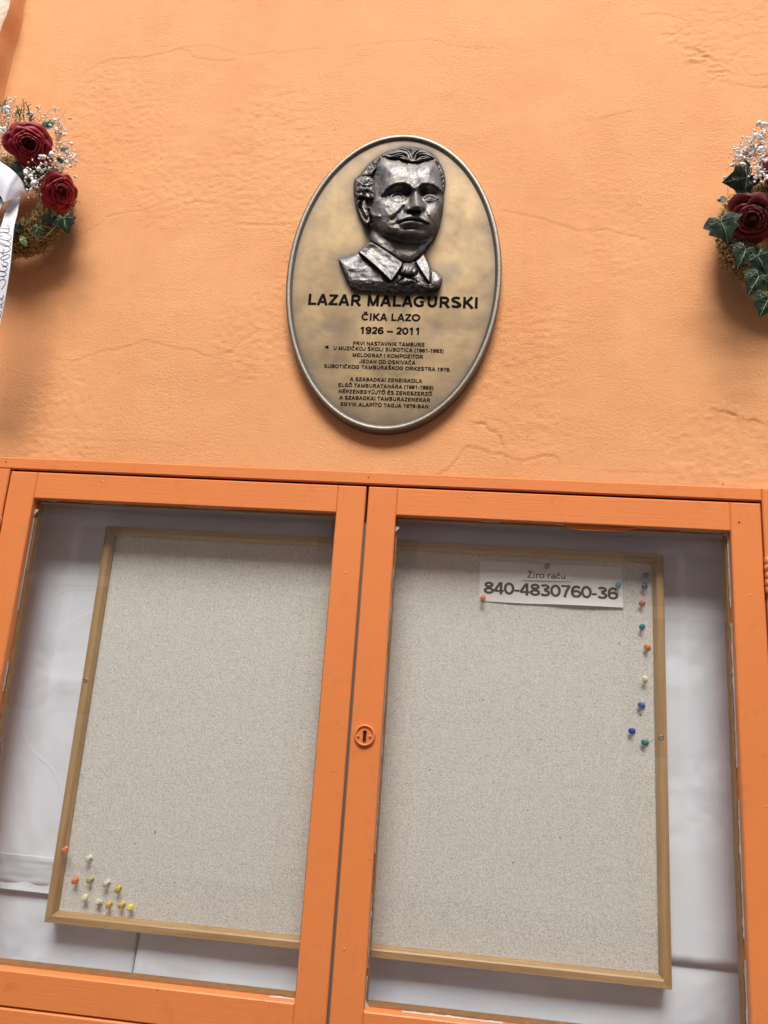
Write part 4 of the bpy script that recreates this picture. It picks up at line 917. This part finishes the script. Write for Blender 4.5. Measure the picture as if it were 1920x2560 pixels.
def gyp(blobs, parent, seed, lit=(), root=None):
    """baby's breath: blobs = (px, py, Y, spread_px, count); single = explicit flowers (px, py, Y, size_m)"""
    rg = np.random.default_rng(seed); fl = MB(); st = MB(); pts = []
    for px, py, Y, sp_x, sp_y, cnt in blobs:
        for _ in range(cnt):
            pts.append((px+rg.normal(0, sp_x), py+rg.normal(0, sp_y), Y+rg.normal(0, .008), .0010+.0014*rg.random()**1.5, px, py))
    for px, py, Y, s_ in lit: pts.append((px, py, Y, s_, px+rg.normal(0, 8), py+24))
    for px, py, Y, s_, ox, oy in pts:
        c = at(px, py, Y)
        for q in range(3 if s_ > .0020 else 2):
            off = rg.normal(0, .45, 3)*s_; V = ico_v*(1+.25*rg.normal(0, 1, (12, 1)))*s_*(.75 if q else 1)*[1, .9, .85]
            fl.add(c+off+V, ico_f)
        e_ = at(ox+(px-ox)*.25+rg.normal(0, 3), oy+(py-oy)*.25+rg.normal(0, 3)+6, Y+.012); mid = (c+e_)/2+rg.normal(0, .003, 3)
        V, F = tube([e_, mid, c], [.00028, .00022, .00018], 3); st.add(V, F)
    tag(fl.build('small_white_flowers', M_GYP, parent, True), kind='stuff'); tag(st.build('flower_stems', M_STEM2, parent), kind='stuff')

pxm = lambda px, Y: px/FPX*(Y-CAM[1])/fw[1]
# ---- left wreath
YR = YW-.045
cL = at(47, 515, YR); RL, rl = pxm(117, YR), pxm(41, YR)
wl = empty('flower_wreath', cL, 'straw wreath with two dark red roses and a white ribbon at the left edge', 'wreath', 'wreaths hung on the wall')
ringL = ring(cL, RL, rl, M_MOSSC, wl, 1)
c1_ = at(73, 361, YR-.052); rose(c1_, unit(CAM-c1_+[-.05, 0, .10]), pxm(64, YR-.055), wl, M_ROSE, 11, .4, 1.05)
c2_ = at(150, 478, YR-.045); rose(c2_, unit(CAM-c2_+[.55, 0, -.22]), pxm(55, YR-.05), wl, M_ROSE, 12, 1.7, .95)
leaf(118, 312, YR-.035, 34, 35, wl, M_LEAFG, 'oval', (.2, .5), 1, label='glossy green pointed leaf'); leaf(161, 375, YR-.03, 24, -8, wl, M_LEAFS, 'oval', (.1, .4), 2, False)
leaf(162, 556, YR-.045, 34, -72, wl, M_IVY, 'ivy', (.2, .25), 3); leaf(118, 548, YR-.035, 24, 60, wl, M_IVY, 'ivy', (-.3, -.2), 4, False)
leaf(92, 574, YR-.04, 20, -100, wl, M_IVY, 'ivy', (.1, .5), 5); leaf(58, 601, YR-.05, 23, -55, wl, M_LEAFP, 'oval', (.1, .3), 6, True, 'pale yellow-green leaf'); leaf(44, 568, YR-.03, 22, 80, wl, M_IVY, 'ivy', (0, .3), 7)
leaf(150, 400, YR-.03, 20, -20, wl, M_IVY, 'oval', (.2, .3), 8, False); leaf(40, 432, YR-.04, 34, -20, wl, M_IVY, 'ivy', (.2, .3), 9, False); leaf(30, 455, YR-.03, 30, 200, wl, M_IVY, 'ivy', (0, .2), 10, False)
leaf(75, 440, YR-.03, 30, -60, wl, M_IVY, 'ivy', (.1, -.2), 11, False); leaf(100, 430, YR-.03, 28, 20, wl, M_IVY, 'ivy', (.1, .2), 12, False)
V, F = tube(at([52, 85, 110, 150], [604, 588, 596, 556], [YR-.052, YR-.05, YR-.044, YR-.04]), .0007, 5); mesh('stem', V, F, M_STEM, wl, True)
gyp([(12, 330, YR-.03, 16, 45, 90), (100, 300, YR-.035, 30, 12, 26), (145, 345, YR-.03, 12, 28, 60), (165, 395, YR-.03, 14, 18, 50), (92, 445, YR-.05, 16, 22, 46), (20, 275, YR-.03, 14, 14, 26), (60, 470, YR-.035, 14, 16, 22), (135, 408, YR-.035, 25, 10, 30), (10, 400, YR-.02, 12, 24, 24)], wl, 31,
    [(97,269,YR-.02,.0036),(80,283,YR-.02,.003),(70,286,YR-.02,.0028),(114,287,YR-.02,.002),(130,286,YR-.02,.0016),(138,298,YR-.03,.0033),(157,314,YR-.02,.0026),(141,330,YR-.03,.004),(154,334,YR-.03,.0034),(177,361,YR-.02,.003),(108,390,YR-.085,.0046),(131,387,YR-.085,.0046),(113,408,YR-.08,.0036),(63,431,YR-.07,.0045),(79,441,YR-.07,.0042),(100,425,YR-.065,.004),(82,455,YR-.07,.0044),(90,468,YR-.065,.0034),(20,270,YR-.03,.004),(20,285,YR-.03,.0042),(12,322,YR-.03,.0042),(10,336,YR-.03,.003),(185,388,YR-.02,.0026),(181,397,YR-.02,.0028),(189,441,YR-.03,.0026),(186,376,YR-.02,.0014),(190,385,YR-.02,.0012),(168,430,YR-.04,.0016),(148,422,YR-.04,.0018),(100,262,YR-.02,.001)])
# needle sprigs at the top
mb = MB(); rg = np.random.default_rng(5)
for bx_, by_, tx, ty in ((60, 312, 66, 256), (52, 310, 45, 262), (72, 308, 78, 280), (5, 280, 2, 250), (14, 285, 12, 258), (40, 305, 34, 270), (80, 305, 72, 268), (0, 270, -6, 250), (48, 312, 58, 272)):
    b = at(bx_, by_, YR-.02); t_ = at(tx, ty, YR-.02)+rg.normal(0, .003, 3); V, F = tube([b, (b+t_)/2, t_], [.0008, .0007, .0004], 4); mb.add(V, F)
    for k in np.linspace(.1, 1, 26):
        q = b+(t_-b)*k; dr = unit(unit(t_-b)*.8+rg.normal(0, .6, 3)); e_n = q+dr*(.006+.004*rg.random()); V, F = tube([q, (q+e_n)/2, e_n], [.0005, .0006, .0002], 3); mb.add(V, F)
tag(mb.build('needle_sprigs', M_NEEDLE, wl), kind='stuff')
# white ribbon: a folded bow loop and a long tail with handwriting
def strip_mesh(L, R_, thick=.0004):
    L = np.array(L); R_ = np.array(R_); n = len(L); m = 7
    G_ = np.stack([L+(R_-L)*k for k in np.linspace(0, 1, m)], 1); return G_
def ribbon(name, left, right, parent, label=None, bulge=0.0):
    """left / right edges as lists of (px, py, Y), smoothed"""
    def sm(E):
        E = np.array(E, float); tpar = np.linspace(0, len(E)-1, (len(E)-1)*8+1); i = np.clip(tpar.astype(int), 0, len(E)-2); f = (tpar-i)[:, None]
        p0 = E[np.clip(i-1, 0, None)]; p1 = E[i]; p2 = E[i+1]; p3 = E[np.clip(i+2, None, len(E)-1)]
        return .5*((2*p1)+(-p0+p2)*f+(2*p0-5*p1+4*p2-p3)*f**2+(-p0+3*p1-3*p2+p3)*f**3)
    A, B = sm(left), sm(right); A3 = at(A[:, 0], A[:, 1], A[:, 2]); B3 = at(B[:, 0], B[:, 1], B[:, 2]); m = 9
    G_ = np.stack([A3+(B3-A3)*k+np.array([0, -bulge*math.sin(math.pi*k), 0]) for k in np.linspace(0, 1, m)], 1)
    n = len(A3); V = G_.reshape(-1, 3); V2 = V+[0, .0004, 0]; F = grid_faces(n, m)
    o = mesh(name, np.concatenate([V, V2]), np.concatenate([F, F[:, ::-1]+n*m]), M_SATIN, parent, True)
    if label: o['label'] = label
    return o
YQ = YR-.072
bow = ribbon('ribbon', [(-60, 378, YQ-.006), (-20, 392, YQ-.008), (17, 415, YQ-.008), (38, 432, YQ-.004), (50, 445, YQ+.004), (60, 466, YQ+.012), (66, 487, YQ+.020)],
             [(-60, 470, YQ-.002), (-30, 480, YQ-.004), (0, 489, YQ-.006), (9, 505, YQ-.006), (22, 500, YQ-.002), (45, 492, YQ+.008), (65, 488, YQ+.020)], wl, 'white satin bow loop', .004)
ribbon('ribbon_fold', [(-60, 372, YQ+.015), (-15, 390, YQ+.012), (0, 404, YQ+.010), (14, 416, YQ+.006)], [(-60, 400, YQ+.015), (-20, 412, YQ+.012), (-3, 420, YQ+.010), (4, 424, YQ+.006)], bow)
tail = ribbon('ribbon_tail', [(20, 500, YQ+.014), (10, 540, YQ+.010), (-2, 575, YQ+.004), (-40, 640, YQ), (-60, 740, YQ+.006), (-90, 880, YQ+.020)],
              [(50, 492, YQ+.018), (44, 530, YQ+.012), (34, 575, YQ+.004), (26, 660, YQ), (13, 745, YQ+.006), (-14, 880, YQ+.020)], bow, 'long white ribbon tail with handwriting', .0)
ribbon('ribbon_fold', [(-40, 488, YQ+.004), (-10, 492, YQ+.004), (0, 496, YQ+.003), (8, 508, YQ+.003)], [(-40, 560, YQ+.01), (-15, 545, YQ+.01), (-6, 535, YQ+.006), (2, 520, YQ+.004)], bow)
# handwriting strokes (read along the tail), traced on the ribbon surface
S6 = lambda x, y: (x/7.374, 540+y/7.374)
STR = [[(120,165),(150,178),(172,205),(170,228),(140,238),(90,228),(0,222)], [(150,240),(172,262),(168,290),(130,302),(60,298),(0,292)],
 [(0,300),(60,298),(130,320),(190,358),(206,395),(190,430),(140,447),(70,440),(0,415)], [(0,368),(40,372)], [(120,450),(180,485),(198,520),(180,550),(130,558),(60,545),(0,510)],
 [(0,480),(70,520),(150,560),(186,600),(180,640),(130,662),(80,678),(30,672),(0,665)], [(55,600),(75,630),(60,660),(35,690),(75,720),(55,705)],
 [(90,725),(140,708),(172,718),(172,748),(130,785),(70,806),(20,800),(15,775),(50,745),(100,724)], [(70,808),(60,835),(100,850),(140,865),(145,895),(110,920),(60,912),(25,880)],
 [(50,935),(90,932),(125,950),(130,985),(100,1010),(50,1015),(0,1005)], [(0,1020),(50,1022),(100,1045),(115,1070),(90,1100),(40,1108),(0,1112)], [(0,1110),(40,1112),(75,1130),(70,1145)],
 [(0,1200),(20,1175),(60,1168),(95,1182),(102,1215),(85,1270),(55,1315),(22,1348)], [(60,1455),(66,1480),(50,1510),(25,1525),(0,1515)], [(5,1530),(40,1545),(60,1580),(50,1615),(15,1625),(0,1622)],
 [(10,1640),(38,1660),(35,1685),(0,1680)], [(0,1750),(18,1765),(20,1800),(5,1828),(0,1830)], [(0,1845),(12,1860),(5,1875)]]
mb = MB()
from mathutils.bvhtree import BVHTree
tm = tail.data; ob = org(tail); bvh = BVHTree.FromPolygons([tuple(np.array(v.co)+ob) for v in tm.vertices], [tuple(p.vertices) for p in tm.polygons])
def on_tail(px, py):
    d = at(px, py, 0)-CAM; d = d/np.linalg.norm(d); r = bvh.ray_cast(Vector(CAM), Vector(d))
    return None if r[0] is None else np.array(r[0])-d*.0004
for s_ in STR:
    E = np.array(s_, float)
    if len(E) > 2:
        tpar = np.linspace(0, len(E)-1, (len(E)-1)*6+1); i = np.clip(tpar.astype(int), 0, len(E)-2); f = (tpar-i)[:, None]
        p0 = E[np.clip(i-1, 0, None)]; p1 = E[i]; p2 = E[i+1]; p3 = E[np.clip(i+2, None, len(E)-1)]
        E = .5*((2*p1)+(-p0+p2)*f+(2*p0-5*p1+4*p2-p3)*f**2+(-p0+3*p1-3*p2+p3)*f**3)
    q = [on_tail(*S6(x, y)) for x, y in E]; q = np.array([p for p in q if p is not None])
    if len(q) > 1: V, F = tube(q, .00045, 4); mb.add(V, F)
mb.build('handwriting', M_BINK, tail)
# ---- right wreath
cR = at(1953, 590, YR); wr = empty('flower_wreath', cR, 'straw wreath with ivy, roses and white blossom at the right edge', 'wreath', 'wreaths hung on the wall')
ring(cR, RL, rl, M_MOSSC, wr, 2)
c3_ = at(1884, 545, YR-.050); rose(c3_, unit(CAM-c3_+[-.35, 0, -.55]), pxm(66, YR-.05), wr, M_ROSE2, 21, .2, 1.0)
c4_ = at(1950, 420, YR-.050); rose(c4_, unit(CAM-c4_+[-.1, 0, .1]), pxm(52, YR-.05), wr, M_ROSE, 22, .9, 1.0)
leaf(1808, 566, YR-.055, 49, -68, wr, M_IVY, 'ivy', (-.2, .35), 41, label='large ivy leaf overhanging the left rim'); leaf(1850, 447, YR-.035, 46, 195, wr, M_IVY, 'ivy', (-.2, -.3), 42); leaf(1806, 498, YR-.03, 20, 195, wr, M_LEAFS, 'oval', (0, .5), 43, True, 'small silvery leaf pointing left')
leaf(1860, 635, YR-.045, 38, -105, wr, M_IVY, 'ivy', (.1, .4), 44); leaf(1890, 704, YR-.055, 41, -112, wr, M_IVY, 'ivy', (-.1, .35), 45); leaf(1916, 758, YR-.055, 40, -108, wr, M_IVY, 'ivy', (-.1, .3), 46)
leaf(1900, 650, YR-.045, 36, -60, wr, M_IVY, 'ivy', (0, .2), 47); leaf(1793, 601, YR-.02, 8, 205, wr, M_IVY, 'oval', (0, 0), 48, False); leaf(1880, 452, YR-.03, 34, 190, wr, M_IVY, 'oval', (-.1, -.3), 49, False); leaf(1918, 690, YR-.04, 34, -40, wr, M_IVY, 'ivy', (0, .1), 50, False)
gyp([(1862, 385, YR-.03, 17, 14, 90), (1888, 375, YR-.035, 16, 20, 70), (1905, 350, YR-.035, 12, 22, 40), (1900, 425, YR-.07, 14, 12, 30), (1845, 405, YR-.03, 10, 8, 26), (1912, 395, YR-.05, 10, 20, 36)], wr, 33,
    [(1893,313,YR-.035,.004),(1903,314,YR-.035,.0045),(1911,311,YR-.035,.0045),(1890,341,YR-.035,.0045),(1899,343,YR-.035,.0035),(1906,332,YR-.035,.004),(1855,345,YR-.02,.0024),(1846,362,YR-.02,.0018),(1837,374,YR-.02,.0022),(1825,412,YR-.02,.003),(1810,444,YR-.02,.0026),(1822,452,YR-.02,.0014),(1819,460,YR-.02,.0014),(1872,443,YR-.08,.0015),(1886,423,YR-.08,.0026),(1896,418,YR-.08,.0026),(1903,432,YR-.08,.0032),(1886,453,YR-.08,.0018),(1904,456,YR-.08,.0018),(1916,443,YR-.08,.003),(1860,413,YR-.05,.0034),(1900,380,YR-.05,.004),(1857,382,YR-.03,.003),(1875,356,YR-.03,.0016)])
V, F = tube(at([1900, 1925, 1945], [655, 612, 590], [YR-.03]*3), .0012, 5); mesh('stem', V, F, M_STEM2, wr, True)

# ------------------------------------------------------------------ the street behind the viewer (seen only in the panes)
tag(mesh('pavement', [(-14, .2, 0), (14, .2, 0), (14, -1.9, 0), (-14, -1.9, 0)], [(0, 3, 2, 1)], plain('pavement_stone', (.30, .29, .27), .9)), kind='structure')
tag(mesh('street', [(-14, -1.9, -.12), (14, -1.9, -.12), (14, -5.2, -.12), (-14, -5.2, -.12), (14, -1.9, 0), (-14, -1.9, 0)], [(0, 3, 2, 1), (0, 1, 4, 5)], plain('street_asphalt', (.10, .10, .10), .9)), kind='structure')
tag(mesh('ground', [(-80, 80, -.2), (80, 80, -.2), (80, -80, -.2), (-80, -80, -.2)], [(0, 3, 2, 1)], plain('ground_earth', (.14, .13, .11), 1)), kind='structure')
bl_ = empty('town_house', (0, -5.2, -.12), 'pale town house across the street, mirrored in the panes', 'building')
def box(x0, x1, y0, y1, z0, z1):
    V = [(x, y, z) for z in (z0, z1) for y in (y0, y1) for x in (x0, x1)]; return V, [(0, 2, 3, 1), (4, 5, 7, 6), (0, 1, 5, 4), (1, 3, 7, 5), (3, 2, 6, 7), (2, 0, 4, 6)]
BH = 6.6  # eaves height set so the unseen house cuts off the low sun
mb = MB(); wx = [-9.2, -6.4, -3.6, -.8, 2.0, 4.8, 7.6]; wz = [(1.0, 2.9), (4.1, 6.0)]
xs_ = [-13]+[v for x in wx for v in (x-.55, x+.55)]+[13]
for i in range(0, len(xs_)-1):
    if i % 2 == 0: mb.add(*box(xs_[i], xs_[i+1], -5.6, -5.2, -.12, BH))
    else:
        for a, b in ((-.12, wz[0][0]), (wz[0][1], wz[1][0]), (wz[1][1], BH)): mb.add(*box(xs_[i], xs_[i+1], -5.6, -5.201, a, b))
mb.build('wall', plain('facade', (.62, .40, .26), .9), bl_)
for i in range(0, len(xs_)-1, 2): mesh('plinth', *box(xs_[i], xs_[i+1], -5.2, -5.17, -.12, 2.2), plain('pale_stone', (.80, .82, .84), .9), bl_)
mc = plain('cornice', (.75, .66, .56), .85)
for z0, z1, d in ((BH, BH+.14, .14), (BH+.141, BH+.26, .26), (3.55, 3.70, .10), (2.2, 2.3, .07), (2.95, 3.0, .05)): mesh('cornice', *box(-13, 13, -5.2, -5.2+d, z0, z1), mc, bl_)
mdk = plain('dark_pane', (.02, .022, .025), .1); mfr = plain('window_paint', (.6, .58, .54), .5)
for x in wx:
    for a, b in wz:
        m_ = MB()
        for q in ((x-.55, x-.47, a, b), (x+.47, x+.55, a, b), (x-.47, x+.47, b-.08, b), (x-.47, x+.47, a, a+.08), (x-.03, x+.03, a+.08, b-.08)): m_.add(*box(q[0], q[1], -5.4, -5.32, q[2], q[3]))
        wf = m_.build('window', mfr, bl_); mesh('pane', *box(x-.47, x+.47, -5.45, -5.401, a+.08, b-.08), mdk, wf)
mesh('roof', [(-13, -5.2+.26, BH+.262), (13, -5.2+.26, BH+.262), (13, -9, BH+.9), (-13, -9, BH+.9)], [(0, 1, 2, 3)], plain('roof_tile', (.22, .09, .05), .9), bl_)
